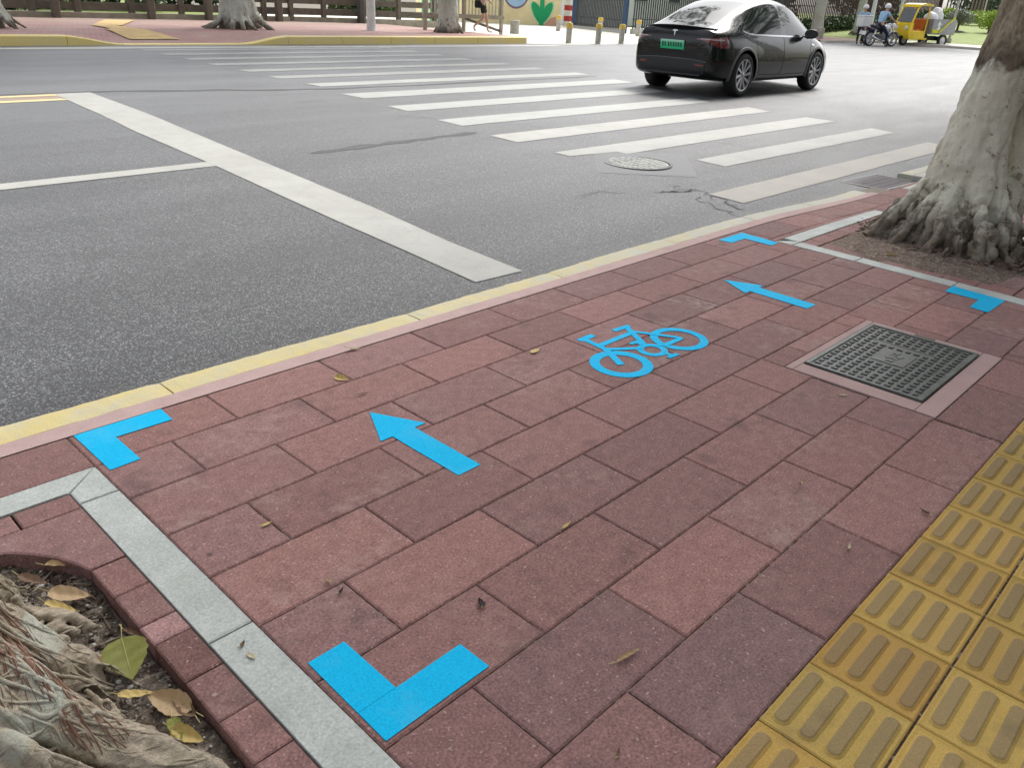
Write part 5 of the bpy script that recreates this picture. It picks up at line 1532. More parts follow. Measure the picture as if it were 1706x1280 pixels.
# ---------------------------------------------------------------- motorcycles (x = forward, wheels on z=0)
M['spoke']=simple('alloy_spoke',(0.55,0.55,0.56),0.3,0.1,20,0,metal=0.5)
M['seatblack']=simple('vinyl_seat',(0.014,0.014,0.018),0.45,0.15,30,0.1)
M['navybody']=simple('dark_violet_paint',(0.022,0.018,0.036),0.3,0.1,10,0,coat=0.6)
def moto(name,label,loc,rz,sc,group=None):
    t=thing(name,label,'motorcycle',loc,rz,group,sc)
    def whl(x):
        w=bpy.data.objects.new('wheel',None); COL.objects.link(w); w.parent=t; w.location=(x,0,0.30); w.rotation_euler=(R(90),0,0)
        b=MB(); b.lathe([(0.235,-0.035),(0.275,-0.045),(0.30,-0.02),(0.30,0.02),(0.275,0.045),(0.235,0.035)],36,True); b.build('tyre',M['rubber'],w,True)
        b=MB(); b.lathe([(0.236,-0.03),(0.236,0.03),(0.205,0.025),(0.205,-0.025)],36,True)
        b.lathe([(0.0,-0.05),(0.055,-0.05),(0.055,0.05),(0.0,0.05)],18)
        for k in range(5):
            a=2*math.pi*k/5; b.tube([(0.04*math.cos(a),0.04*math.sin(a),0),(0.215*math.cos(a+0.18),0.215*math.sin(a+0.18),0)],[0.024,0.015],6)
        b.build('rim',M['spoke'],w,True)
    whl(-0.62); whl(0.65)
    b=MB(); b.ball((0.16,0,0.76),0.25,0.13,0.12,18,10); b.build('tank',M['white'],t,True)
    b=MB(); b.tube([(-0.72,0,0.80),(-0.55,0,0.785),(-0.25,0,0.735),(0.0,0,0.73)],[0.07,0.105,0.115,0.09],12); b.build('saddle',M['seatblack'],t,True)
    b=MB(); b.tube([(-0.95,0,0.74),(-0.70,0,0.70),(-0.40,0,0.64),(-0.15,0,0.60)],[0.05,0.085,0.09,0.05],10); b.tube([(-0.22,0,0.62),(0.10,0,0.60),(0.42,0,0.78)],[0.03,0.03,0.035],8); b.tube([(0.42,0,0.76),(0.30,0,0.40),(0.05,0,0.26),(-0.25,0,0.28),(-0.3,0,0.6)],0.025,8)
    b.build('frame',M['navybody'],t,True)
    b=MB(); b.obox((0.08,0,0.40),0.30,0.24,0.22,0,R(-10),0,0.03); b.tube([(0.18,0,0.42),(0.24,0,0.62)],[0.09,0.075],12); b.build('engine',simple('engine_alloy',(0.20,0.20,0.205),0.45,0.3,30,0.2,metal=0.4),t)
    b=MB(); b.tube([(0.22,-0.10,0.45),(0.30,-0.13,0.28),(0.05,-0.15,0.22),(-0.30,-0.16,0.27),(-0.72,-0.18,0.40)],[0.02,0.02,0.022,0.04,0.045],10); b.build('exhaust',M['chrome'],t,True)
    for s_ in (-1,1):
        b=MB(); b.tube([(0.65,s_*0.075,0.30),(0.50,s_*0.075,0.68),(0.43,s_*0.075,0.92)],[0.022,0.026,0.022],8); b.build('fork',M['chrome'],t,True)
        b=MB(); b.tube([(-0.62,s_*0.10,0.30),(-0.48,s_*0.11,0.66)],[0.035,0.03],8); b.build('shock_absorber',M['spoke'],t,True)
        b=MB(); b.tube([(0.36,s_*0.18,0.98),(0.34,s_*0.30,1.20)],0.008,5); b.ball((0.34,s_*0.33,1.23),0.02,0.065,0.045,12,8); b.build('mirror',M['black'],t,True)
    b=MB(); b.tube([(0.30,0.36,0.97),(0.40,0.20,0.99),(0.43,0,0.95),(0.40,-0.20,0.99),(0.30,-0.36,0.97)],[0.018]*5,8); b.build('handlebar',M['black'],t,True)
    b=MB(); b.ball((0.53,0,0.86),0.10,0.105,0.105,16,10); b.build('headlight',M['white'],t,True)
    b=MB(); n=12; vs=[];fs=[]
    for (x0,a0,a1,mat,nm) in ((0.65,20,150,'white','front_mudguard'),(-0.62,60,185,'navybody','rear_mudguard')):
        b=MB(); vs=[];fs=[]
        for i in range(n+1):
            a=R(lerp(a0,a1,i/n))
            for y,r_ in ((-0.065,0.335),(-0.03,0.352),(0.03,0.352),(0.065,0.335)): vs.append((x0+r_*math.cos(a),y,0.30+r_*math.sin(a)))
        fs=[(4*i+k,4*i+4+k,4*i+5+k,4*i+1+k) for i in range(n) for k in range(3)]
        b.add(vs,fs); b.build(nm,M[mat],t,True)
    b=MB(); b.obox((-1.0,0,0.70),0.05,0.15,0.09,0,R(20),0,0.015); b.build('tail_light',M['redlens'],t)
    b=MB(); b.obox((-1.03,0,0.52),0.015,0.22,0.16,0,R(15),0,0.004); b.build('number_plate',M['white'],t)
    return t
BH=R(-24)
bike=moto('motorcycle','dark motorcycle with white tank and its rider waiting at the far kerb',(44.66,17.36,0.03),BH,1.14)
fx=lambda x,y,z,l=(44.66,17.36,0.03),a=BH,s_=1.14:(l[0]+s_*(x*math.cos(a)-y*math.sin(a)),l[1]+s_*(x*math.sin(a)+y*math.cos(a)),l[2]+s_*z)
S_J=dict(pelvis=(-0.22,0,0.90),chest=(-0.10,0,1.24),neck=(-0.03,0,1.42),head=(0.02,0,1.55),face=(0.4,0,1.53),
 shL=(-0.08,0.18,1.34),elL=(0.10,0.27,1.14),wrL=(0.30,0.30,1.02),shR=(-0.08,-0.18,1.34),elR=(0.10,-0.27,1.14),wrR=(0.30,-0.30,1.02),
 hpL=(-0.20,0.10,0.85),knL=(0.16,0.20,0.66),anL=(0.06,0.20,0.30),toL=(0.20,0.20,0.25),
 hpR=(-0.20,-0.10,0.85),knR=(0.05,-0.27,0.50),anR=(0.0,-0.30,0.08),toR=(0.15,-0.31,0.03))
person(S_J,'rider in light blue shirt, dark trousers and white helmet astride the dark motorcycle',(44.66,17.36,0.03),BH,
  dict(shirt=(M['blueshirt'],0.6),trousers=(M['navy'],1,1.0),shoes=M['black']),1.14,helmet=M['white'])
moto('motorcycle','second motorcycle half hidden behind the rider, white box on its rack',(45.95,18.05,0.03),R(-24),1.12)
b=MB(); b.obox((0,0,0.26),0.62,0.55,0.50,0,0,0,0.05); b.obox((0,0,0.53),0.64,0.57,0.06,0,0,0,0.02)
bx=tag(b.build('delivery_box',M['white']),'white delivery box on the rack of the second motorcycle','box'); bx.location=(44.98,18.50,0.86); bx.rotation_euler=(0,0,R(-24))
N_J=dict(pelvis=(0,0,0.95),chest=(0.03,0,1.30),neck=(0.04,0,1.49),head=(0.06,0,1.62),face=(0.4,0,1.58),
 shL=(0.03,0.19,1.41),elL=(0.10,0.27,1.16),wrL=(0.28,0.20,1.04),shR=(0.03,-0.19,1.41),elR=(0.10,-0.27,1.16),wrR=(0.28,-0.20,1.04),
 hpL=(0,0.095,0.90),knL=(0.03,0.10,0.50),anL=(0,0.10,0.07),toL=(0.15,0.11,0.03),hpR=(0,-0.095,0.90),knR=(0.03,-0.10,0.50),anR=(0,-0.10,0.07),toR=(0.15,-0.11,0.03))
person(N_J,'man in light blue shirt and white cap standing behind the white delivery box',(46.35,19.15,0.03),R(215),
  dict(shirt=(M['blueshirt'],0.6),trousers=(M['navy'],1,1.0),shoes=M['black']),1.06,helmet=M['white'])

# ---------------------------------------------------------------- yellow cargo tricycle
M['tryellow']=simple('yellow_enamel',(0.88,0.60,0.012),0.35,0.10,6,0,coat=0.4)
M['trlime']=simple('lime_yellow_enamel',(0.62,0.58,0.02),0.4,0.10,6,0)
M['trgrey']=simple('grey_sheet',(0.30,0.30,0.315),0.5,0.15,9,0.1)
M['trglass']=simple('cab_glass',(0.10,0.11,0.11),0.05,0.1,5,0,spec=0.6)
M['orange']=simple('orange_cloth',(0.55,0.16,0.03),0.8,0.1,9,0.1)
TL=(48.95,17.78,0.03); TR=R(157)
tr=thing('cargo_tricycle','yellow cargo tricycle with half open cab and grey load bed at the far kerb','tricycle',TL,TR,None,1.22)
# x forward: front wheel at x=0, rear axle at x=-1.75
def tw(x,y,r_):
    w=bpy.data.objects.new('wheel',None); COL.objects.link(w); w.parent=tr; w.location=(x,y,r_); w.rotation_euler=(R(90),0,0)
    b=MB(); b.lathe([(r_*.62,-.06),(r_*.9,-.07),(r_,-.04),(r_,.04),(r_*.9,.07),(r_*.62,.06)],30,True); b.build('tyre',M['rubber'],w,True)
    b=MB(); b.lathe([(0,.05),(r_*.25,.06),(r_*.3,.03),(r_*.6,.03),(r_*.63,.05)],24); b.lathe([(0,-.05),(r_*.25,-.06),(r_*.3,-.03),(r_*.6,-.03),(r_*.63,-.05)],24); b.build('rim',M['spoke'],w,True)
tw(0.05,0,0.22); tw(-1.70,0.52,0.26); tw(-1.70,-0.52,0.26)
b=MB()   # cab front shell: floor, nose, windscreen frame, roof, posts
b.box(-0.85,0.22,-0.46,0.46,0.26,0.34,0.02)
nose=[(0.24,0.30),(0.34,0.55),(0.32,0.86),(0.22,0.93),(0.12,0.93),(0.12,0.30)]
b.M=Matrix.Rotation(R(90),4,'X'); b.prism(nose,-0.46,0.46); b.M=Matrix()
for s_ in (-1,1):
    b.tube([(0.22,s_*0.44,0.92),(0.02,s_*0.42,1.50),(-0.10,s_*0.40,1.62)],[0.035,0.035,0.04],8)
    b.tube([(-0.62,s_*0.44,0.34),(-0.66,s_*0.42,1.0),(-0.68,s_*0.40,1.60)],[0.035,0.03,0.03],8)
    b.box(-0.62,0.20,s_*0.44-0.02,s_*0.44+0.02,0.30,0.62,0.015)
roof=[(0.04,1.56),(-0.06,1.66),(-0.35,1.72),(-0.74,1.68),(-0.78,1.62),(-0.35,1.66),(-0.04,1.60)]
b.M=Matrix.Rotation(R(90),4,'X'); b.prism(roof,-0.50,0.50); b.M=Matrix()
cab=b.build('cab',M['tryellow'],tr); shade_auto(cab,30)
b=MB(); b.add([(0.20,-0.40,0.95),(0.20,0.40,0.95),(0.03,0.38,1.48),(0.03,-0.38,1.48)],[(0,1,2,3)]); b.add([(0.195,-0.40,0.95),(0.195,0.40,0.95),(0.025,0.38,1.48),(0.025,-0.38,1.48)],[(3,2,1,0)]); b.build('windscreen',M['trglass'],tr)
for s_ in (-1,1):
    b=MB(); b.M=Matrix.Translation((0.33,s_*0.27,0.72))@Matrix.Rotation(R(80),4,'Y'); b.ball((0,0,0),0.10,0.085,0.04,14,8); b.build('headlight',M['white'],tr,True)
b=MB(); b.obox((0.26,0,0.35),0.20,0.30,0.10,0,0,0,0.03); b.build('front_mudguard',M['black'],tr)
b=MB(); b.obox((-0.50,0,0.62),0.40,0.62,0.14,0,0,0,0.04); b.obox((-0.68,0,0.88),0.10,0.62,0.44,0,R(-8),0,0.03); b.build('driver_seat',M['orange'],tr)
b=MB(); b.tube([(0.08,0.26,1.05),(0.10,0,1.02),(0.08,-0.26,1.05)],0.02,8); b.tube([(0.10,0,1.02),(0.14,0,0.6)],0.025,8); b.build('handlebar',M['black'],tr,True)
b=MB(); b.box(-2.25,-0.80,-0.62,0.62,0.50,0.56,0.01)
for (x0,x1,y0,y1) in ((-2.25,-0.84,-0.62,-0.58),(-2.25,-0.84,0.58,0.62),(-0.88,-0.84,-0.58,0.58),(-2.25,-2.21,-0.58,0.58)): b.box(x0,x1,y0,y1,0.56,1.12,0.006)
b.build('load_bed',M['trgrey'],tr)
for s_ in (-1,1):
    b=MB(); b.tube([(-1.25,s_*0.65,0.56),(-1.60,s_*0.65,0.86),(-2.05,s_*0.65,1.20)],0.045,4)
    b.box(-1.2,-0.84,s_*0.64-0.02,s_*0.64+0.02,0.56,0.70,0.005)
    b.build('bed_brace',M['trlime'],tr)
b=MB(); b.box(-2.2,-0.5,-0.32,-0.24,0.30,0.42,0.01); b.box(-2.2,-0.5,0.24,0.32,0.30,0.42,0.01); b.M=Matrix.Translation((-1.70,0,0.28))@Matrix.Rotation(R(90),4,'X'); b.lathe([(0,-0.5),(0.04,-0.5),(0.04,0.5),(0,0.5)],10); b.build('chassis',M['black'],tr)
for s_ in (-1,1):
    b=MB(); b.M=Matrix.Translation((-1.22,s_*0.6235,0.86))@Matrix.Rotation(R(90),4,'X'); b.prism([(0,0.20),(0.13,0.03),(0.055,0.03),(0.055,-0.10),(0.14,-0.10),(0,-0.24),(-0.14,-0.10),(-0.055,-0.10),(-0.055,0.03),(-0.13,0.03)],-0.002,0.002); b.build('painted_sign',M['white'],tr)
# white sacks on the bed
def sack(loc,sx,sy,sz,rz,label,seed):
    b=MB(); b.ball((0,0,0),sx,sy,sz,24,16)
    b.v=[tuple(Vector(v)*(1+0.16*mnoise.noise(Vector(v)*5+Vector((seed,0,0))))) for v in b.v]
    o=tag(b.build('sack',M['white'],None,True),label,'sack',None); o.location=loc; o.rotation_euler=(0,0,rz); return o
def tp_(x,y,z): return (TL[0]+1.22*(x*math.cos(TR)-y*math.sin(TR)),TL[1]+1.22*(x*math.sin(TR)+y*math.cos(TR)),TL[2]+1.22*z)
sack(tp_(-1.25,0.05,1.02),0.42,0.40,0.46,0.4,'bulging white sack in the load bed, nearer the yellow cab',3)
sack(tp_(-1.62,0.0,1.14),0.34,0.36,0.56,1.2,'taller white sack in the load bed, nearer the tailboard',8)
# ---------------------------------------------------------------- far side of the road
def m_farpave():
    g=NB('far_red_paving')
    br=g.N.new('ShaderNodeTexBrick'); br.inputs['Scale'].default_value=2.0
    br.inputs['Color1'].default_value=(0.34,0.18,0.165,1); br.inputs['Color2'].default_value=(0.40,0.225,0.205,1); br.inputs['Mortar'].default_value=(0.10,0.06,0.05,1); br.inputs['Mortar Size'].default_value=0.01
    g.L.new(g.map(rot=(0,0,R(20))),br.inputs['Vector'])
    n=g.noise(0.8,5,0.65)
    base=g.mix(g.ramp(n,[(0.42,0),(0.72,0.75)]),br.outputs['Color'],(0.38,0.29,0.24))
    y=g.sep()[1]
    base=g.mix(g.ramp(g.math('DIVIDE',g.math('SUBTRACT',y,20.0),12.0),[(0.30,0),(0.75,0.75)]),base,(0.185,0.145,0.11))  # bare trodden strip beside the fence
    g.col(base); g.set(rough=0.85); g.bump(br.outputs['Fac'],0.2,0.003); return g.m
M['farpave']=m_farpave()
M['farkerb']=m_roadpaint('far_kerb_paint',(0.74,0.58,0.19),0.3,(0.55,0.50,0.42))
M['timber']=simple('concrete_timber',(0.135,0.115,0.092),0.85,0.25,6,0.4,40,0.006)
M['timberdark']=simple('dark_post',(0.075,0.070,0.062),0.85,0.2,6,0.3,40,0.006)
M['palewall']=simple('pale_plinth',(0.34,0.305,0.24),0.9,0.25,3,0.3,30,0.005)
M['sunconc']=m_concrete('sunlit_concrete',(0.52,0.50,0.42),(0.62,0.60,0.53),1.2)
M['lawn']=m_concrete('lawn_grass',(0.10,0.165,0.030),(0.24,0.27,0.075),1.6,0.9,0.35)
M['cream']=simple('cream_render',(0.86,0.72,0.42),0.8,0.10,1.2,0.1)
M['teal']=simple('teal_paint',(0.02,0.36,0.24),0.55,0.08,4,0.05)
M['muralgreen']=simple('mural_green',(0.004,0.38,0.13),0.6,0.06,4,0.05)
M['muralblue']=simple('mural_blue',(0.40,0.58,0.80),0.6,0.06,4,0.05)
M['muralpink']=simple('mural_pink',(0.66,0.38,0.26),0.6,0.1,4,0.05)
M['mint']=simple('mural_mint',(0.55,0.74,0.50),0.6,0.05,4,0.05)
M['purple']=simple('mural_purple',(0.20,0.13,0.22),0.6,0.05,4,0.05)
M['redp']=simple('red_paint',(0.42,0.025,0.02),0.6,0.08,4,0.05); M['whitep']=simple('white_paint',(0.70,0.69,0.62),0.7,0.08,4,0.1)
M['gatedark']=simple('gate_iron',(0.030,0.036,0.040),0.5,0.2,10,0.1); M['gateblue']=simple('blue_gate_paint',(0.025,0.060,0.13),0.5,0.15,6,0.1)
M['brownbar']=simple('brown_fence_paint',(0.070,0.034,0.030),0.6,0.2,6,0.1)
M['bollard']=simple('bollard_grey',(0.40,0.385,0.34),0.75,0.2,8,0.2,80); M['bollyel']=simple('bollard_yellow',(0.62,0.43,0.09),0.7,0.2,8,0.2)
M['polewhite']=simple('white_post_paint',(0.66,0.68,0.66),0.5,0.12,4,0.1)
M['building']=simple('white_render',(0.62,0.63,0.64),0.8,0.06,0.7,0.05)
M['dkwin']=simple('dark_window',(0.02,0.024,0.03),0.1,0.1,3,0)

def zfar(x,y):
    d=1-sstep(6.9,8.3,x)*(1-sstep(11.2,12.6,x))*(1-sstep(20.4,23.5,y))
    return lerp(0.055,0.235,d)
b=MB(); xs_=[-30,-12,-4,2,5,6.4]+[6.9+0.35*k for k in range(17)]+[13.5,16,19,21.7]; ys_=[20.55,21.3,22.2,23.2,24.5,27,32.4]
for i in range(len(xs_)-1):
    for j in range(len(ys_)-1):
        b.add([(x,y,zfar(x,y)) for x,y in ((xs_[i],ys_[j]),(xs_[i+1],ys_[j]),(xs_[i+1],ys_[j+1]),(xs_[i],ys_[j+1]))],[(0,1,2,3)])
tag(b.build('far_footpath',M['farpave']),kind='structure')
fk=bpy.data.objects.new('far_kerb',None); COL.objects.link(fk); fk['kind']='structure'
edges_=[-30,-20,-12,-6,-2,0.5,2.9,5.2,7.0,8.2,9.6,11.2,12.5,14.2,15.9,17.6,19.4,21.7]
for a,c in zip(edges_[:-1],edges_[1:]):
    b=MB(); n=6; vs=[];fs=[]
    for i in range(n+1):
        x=lerp(a+0.006,c-0.006,i/n); yk=20.30-max(0,(x-14))*0.085*0.0; zt=zfar(x,20.4)+0.002
        vs+=[(x,yk-0.03,-0.2),(x,yk-0.02,zt-0.02),(x,yk+0.01,zt),(x,yk+0.25,zt),(x,yk+0.25,-0.2)]
    for i in range(n):
        for k in range(4): fs.append((5*i+k,5*i+k+1,5*i+6+k,5*i+5+k)[::-1])
    fs+= [(0,1,2,3,4),tuple(5*n+k for k in range(5))[::-1]]
    b.add(vs,[f[::-1] for f in fs]); b.build('kerb_stone',M['farkerb'],fk)
b=MB()
def farpatch(q,nx=6,ny=8):
    vs=[];fs=[]
    for j in range(ny+1):
        for i in range(nx+1):
            p=Vector(q[0]).lerp(Vector(q[1]),i/nx).lerp(Vector(q[3]).lerp(Vector(q[2]),i/nx),j/ny); vs.append((p.x,p.y,zfar(p.x,p.y)+0.022))
    for j in range(ny):
        for i in range(nx): k_=j*(nx+1)+i; fs.append((k_,k_+1,k_+nx+2,k_+nx+1))
    b.add(vs,fs)
farpatch([(8.75,21.2),(10.0,21.2),(9.9,23.0),(8.9,23.0)]); farpatch([(9.05,23.0),(9.75,23.0),(9.7,24.4),(9.1,24.4)]); farpatch([(9.1,24.4),(9.9,24.4),(11.6,27.6),(10.7,27.6)])
tag(b.build('tactile_paving',simple('far_tactile_yellow',(0.52,0.36,0.15),0.85,0.2,3,0.2)),kind='structure')
# driveway apron and pale forecourt
b=MB()
for (q) in ([(21.7,20.3),(23.2,19.8),(23.2,24),(21.7,24)],[(23.2,19.8),(30,19.75),(30,24),(23.2,24)],[(30,19.75),(44,19.9),(44,24),(30,24)],[(21.7,24),(44,24),(44,40),(21.7,40)]):
    b.add([(x,y,lerp(0.032,0.10,sstep(19.7,24,y))+0.0008*(y>30)) for x,y in q],[(0,1,2,3)])
b.build('forecourt',M['sunconc'])['kind']='structure'
# ground rising on the right behind the road end
def zl(x): return 0.15+clamp(x-50.5,0,18)*0.06
b=MB()
for (x0,x1,y0,y1,mt) in ((44,50.5,20.2,24.2,0),(50.5,60,20.2,40,1),(44,50.5,24.2,40,1),(49.85,51.6,-6,20.2,2),(51.6,58,-6,20.2,1),(58,68.5,-40,60,1),(68.5,140,-40,60,1)):
    b.m=mt; b.add([(x0,y0,zl(x0)),(x1,y0,zl(x1)),(x1,y1,zl(x1)),(x0,y1,zl(x0))],[(0,1,2,3)])
tag(b.build('lawn',[M['farpave'],M['lawn'],M['sunconc']]),kind='structure')
b=MB(); b.box(44,49.6,19.9,20.2,-0.2,0.155,0.01); b.box(49.55,49.85,-6,20.2,-0.2,0.155,0.01); tag(b.build('right_kerb',m_concrete('pale_kerb',(0.50,0.44,0.38),(0.60,0.55,0.48),2)),kind='structure')
b=MB(); b.add([(-30,32.4,0.10),(21.7,32.4,0.10),(21.7,75,0.4),(-30,75,0.4)],[(0,1,2,3)]); tag(b.build('far_lawn',M['lawn']),kind='structure')

# ---------------------------------------------------------------- timber-look concrete fence
A=Vector((-12,29.1)); B_=Vector((19.0,29.25)); Cf=Vector((24.75,27.9))
fence=thing('rail_fence','low brown timber-look concrete rail fence on pale plinth along the far footpath','fence',(0,0,0.23))
def along(mb,p,q,z0,z1,w,off=0.0):
    d=(q-p); L=d.length; a=math.atan2(d.y,d.x); n=Vector((-d.y,d.x)).normalized()*off; c=(p+q)/2+n
    mb.obox((c.x,c.y,(z0+z1)/2),L,w,z1-z0,a,0,0,0.01)
for nm,z0,z1,w,mt in (('plinth',-0.1,0.17,0.26,'palewall'),('rail',0.24,0.47,0.09,'timber'),('rail',0.62,0.84,0.09,'timber')):
    b=MB(); along(b,A,B_,z0,z1,w); along(b,B_,Cf,z0,z1,w); b.build(nm,M[mt],fence)
postx=[(-11,0),(-9,0),(-7,0),(-4.5,0),(-2.4,0),(-0.2,0),(2,0),(4.2,0),(6.4,0),(8.3,0),(9.85,0),(11.25,0),(13.05,0),(14.85,0),(16.6,0),(18.2,0),(19.4,0),(20.9,0),(22.6,0),(24.2,0),(25.9,0)]
def fy(x): return 29.18 if x<19 else lerp(29.25,27.9,(x-19)/5.75)
for (x,_) in postx:
    x*=0.937; b=MB(); b.obox((x,fy(x),0.53),0.19,0.15,1.0,0,0,0,0.02); b.build('post',M['timber'],fence)
for x in (9.8,12.75,14.75,17.5,20.9):
    b=MB(); b.obox((x,fy(x)-0.28,0.50),0.22,0.22,1.15,0,0,0,0.02); b.build('post',M['timberdark' if x>20 else 'timber'],fence)

# ---------------------------------------------------------------- far trees with limewashed trunks
def fartree(x,y,z,r_,flare,label,seed,h=5.0,lean=(0,0),wash=2.4):
    t=thing('street_tree',label,'tree',(x,y,z),0,'limewashed trees across the road'); rr=random.Random(seed)
    b=MB(); b.tube([(0,0,-0.1),(lean[0]*.1,lean[1]*.1,0.5),(lean[0]*.3,lean[1]*.3,1.4),(lean[0]*.7,lean[1]*.7,3),(lean[0],lean[1],h)],[r_*1.12,r_*0.98,r_*0.88,r_*0.8,r_*0.6],16)
    n=13 if flare>0.2 else 6
    for i in range(n):
        a=2*math.pi*i/n+rr.uniform(-.2,.2); q=r_+flare*rr.uniform(0.7,1.25); hgt=rr.uniform(0.5,1.15)*min(1,flare*1.3+.25)
        c,s_=math.cos(a),math.sin(a)
        b.tube([(c*r_*0.72,s_*r_*0.72,hgt+0.35),(c*r_*0.93,s_*r_*0.93,hgt*0.6),(c*(r_+q)*0.5,s_*(r_+q)*0.5,hgt*0.22),(c*q,s_*q,0.0),(c*q*1.2,s_*q*1.2,-0.08)],[r_*0.18,r_*0.22,r_*0.19,r_*0.13,0.03],8)
    me=organic(b,'trunk',0.035 if r_>0.3 else 0.025,((0.5,0.05*r_*2),(0.15,0.022)),2)
    mt=bpy.data.materials.get('far_bark') or None
    me.materials.append(M['farbark'])
    link('trunk',me,t)
    crown(t,[([(lean[0],lean[1],h-0.4),(lean[0]-1.0,lean[1],h+1.6)],[r_*.5,0.1]),([(lean[0],lean[1],h-0.4),(lean[0]+1.2,lean[1]+.4,h+1.8)],[r_*.5,0.1])],
      [(-2.8,0.5,h+2.4,2.8),(0.5,2.4,h+3,2.8),(2.9,-0.6,h+2.4,2.8),(0,-3.2,h+2.6,3.0),(-1,-6.0,h+4.4,2.6),(2,-5.5,h+4.2,2.4),(0,0,h+5,3.2)],2600,0.5,seed)
    return t
M['farbark']=m_bark('limewashed_far_bark',2.6,0.2,0.10,tone=1.6)
fartree(6.325,23.191,0.23,0.323,0.420,'white limewashed tree at the left edge across the road',21)
fartree(13.024,23.800,0.23,0.494,0.420,'thick white tree with broad root flare beside the far kerb ramp',22)
fartree(20.099,22.488,0.23,0.351,0.200,'slender white tree between the white post and the pedestrian',23)
fartree(50.6,23.6,0.15,0.36,0.06,'smooth white trunk rising behind the black car',24)
fartree(53.4,22.3,0.30,0.26,0.22,'narrow white trunk behind the two motorcycles',25)

# ---------------------------------------------------------------- posts, bollards, railing
def lathe_thing(name,label,cat,loc,parts,group=None):
    t=thing(name,label,cat,loc,0,group)
    for nm,prof,mt in parts:
        b=MB(); b.lathe(prof,20); o=b.build(nm,M[mt],t); shade_auto(o,40)
    return t
lathe_thing('round_post','round white post standing at the far kerb before the fence','post',(17.4,23.2,0.23),[('pole',[(0.15,0),(0.142,0.3),(0.14,3.2)],'polewhite'),('foot',[(0.16,-0.02),(0.16,0.05),(0.152,0.06)],'polewhite')])
BP=[('shaft',[(0.105,0),(0.105,0.50)],'bollard'),('head',[(0.106,0.50),(0.118,0.51),(0.118,0.63),(0.09,0.67),(0.0,0.675)],'bollyel')]
for (x,y,z,l) in ((23.85,20.25,0.035,'front bollard nearest the yellow kerb end'),(25.15,19.95,0.035,'middle bollard of the front row'),(26.55,19.95,0.035,'front row bollard nearest the black car'),
                (31.0,27.0,0.10,'back row bollard before the dark gate leaf'),(32.35,25.6,0.10,'back row bollard half hidden behind the middle front one'),(32.6,23.6,0.10,'back row bollard by the blue gate post')):
    lathe_thing('bollard','grey bollard with yellow top, '+l,'bollard',(x,y,z),BP,'bollards at the gateway')
lathe_thing('drum_bollard','stout grey stone drum at the end of the railing','bollard',(23.6,22.7,0.2),[('drum',[(0.17,0),(0.185,0.06),(0.17,0.12),(0.17,0.34),(0.19,0.38),(0.18,0.46),(0.0,0.47)],'bollard')])
lathe_thing('drum_bollard','small pale stone stub on the pavement ahead of the black car','bollard',(45.6,21.0,0.15),[('drum',[(0.17,0),(0.17,0.30),(0.19,0.33),(0.19,0.55),(0,0.56)],'bollard')])
rail=thing('barrier_railing','pale barrier railing with upright bars and splayed legs behind the pedestrian','railing',(0,0,0.2))
p0,p1=Vector((20.5,24.3)),Vector((23.3,23.0))
b=MB(); along(b,p0,p1,0.46,0.60,0.14); along(b,p0,p1,1.75,1.85,0.10); b.build('beam',M['palewall'],rail)
for t_ in (0.03,0.5,0.97):
    c=p0.lerp(p1,t_); b=MB(); b.obox((c.x,c.y,0.9),0.11,0.11,1.9,0,0,0,0.01); b.build('post',M['palewall'],rail)
b=MB(); 
for k in range(24):
    c=p0.lerp(p1,(k+0.5)/24); b.tube([(c.x,c.y,0.58),(c.x,c.y,1.78)],0.022,6)
b.build('bars',M['bollard'],rail)
b=MB(); a_,c_=p0.lerp(p1,0.5),p0.lerp(p1,0.97); b.tube([(a_.x,a_.y-0.03,0.46),(c_.x,c_.y-0.03,0.06)],0.045,4); b.build('brace',M['timber'],rail)
# painted pickets behind
pk=thing('picket_fence','tall picket fence of cream, white and teal slats behind the barrier railing','fence',(0,0,0.12))
p0,p1=Vector((25.9,31.2)),Vector((33.6,36.0))
b=MB(); along(b,p0,p1,0.35,0.45,0.05,0.06); along(b,p0,p1,1.6,1.7,0.05,0.06); b.build('rail',M['whitep'],pk)
for mt,sel in (('cream',lambda k:k%7 in(0,1,2,4)),('whitep',lambda k:k%7 in(3,)),('teal',lambda k:k%7 in(5,6))):
    b=MB()
    for k in range(52):
        if sel(k):
            c=p0.lerp(p1,(k+0.5)/52); b.obox((c.x,c.y,1.05),0.11,0.04,1.95,math.atan2(4.8,7.7),0,0,0.01)
    b.build('slats',M[mt],pk)
# mural wall
wl_=thing('mural_wall','cream wall painted with a big green plant and pale blue blob','wall',(0,0,0.10))
p0,p1=Vector((33.9,36.3)),Vector((37.25,32.35)); d=(p1-p0); L=d.length; ang=math.atan2(d.y,d.x); c=(p0+p1)/2
b=MB(); b.obox((c.x,c.y,1.3),L,0.22,2.6,ang,0,0,0.01); b.build('panel',M['cream'],wl_)
FR=Matrix.Translation((p0.x,p0.y,0))@Matrix.Rotation(ang,4,'Z')      # local: x along the wall, -y faces the road
def onwall(name,poly,mt,dz=0.113,th=0.012):
    b=MB(); b.M=FR@Matrix.Rotation(R(90),4,'X'); b.prism(poly,dz,dz+th); return b.build(name,M[mt],wl_)
def ell(cx,cz,rx,rz_,n=28,a0=0,a1=360): return [(cx+rx*math.cos(R(lerp(a0,a1,k/n))),cz+rz_*math.sin(R(lerp(a0,a1,k/n)))) for k in range(n)]
lx=L*0.80
def leafpoly(s_,k=1.0,o=0.0):
    P=[(0.05,0.55),(0.16,0.92),(0.34,1.10),(0.52,1.16),(0.60,1.02),(0.58,0.80),(0.44,0.48),(0.24,0.20),(0.06,0.05)]
    return [(lx+s_*(x*k+o),z*1.0+0.02) for x,z in P]
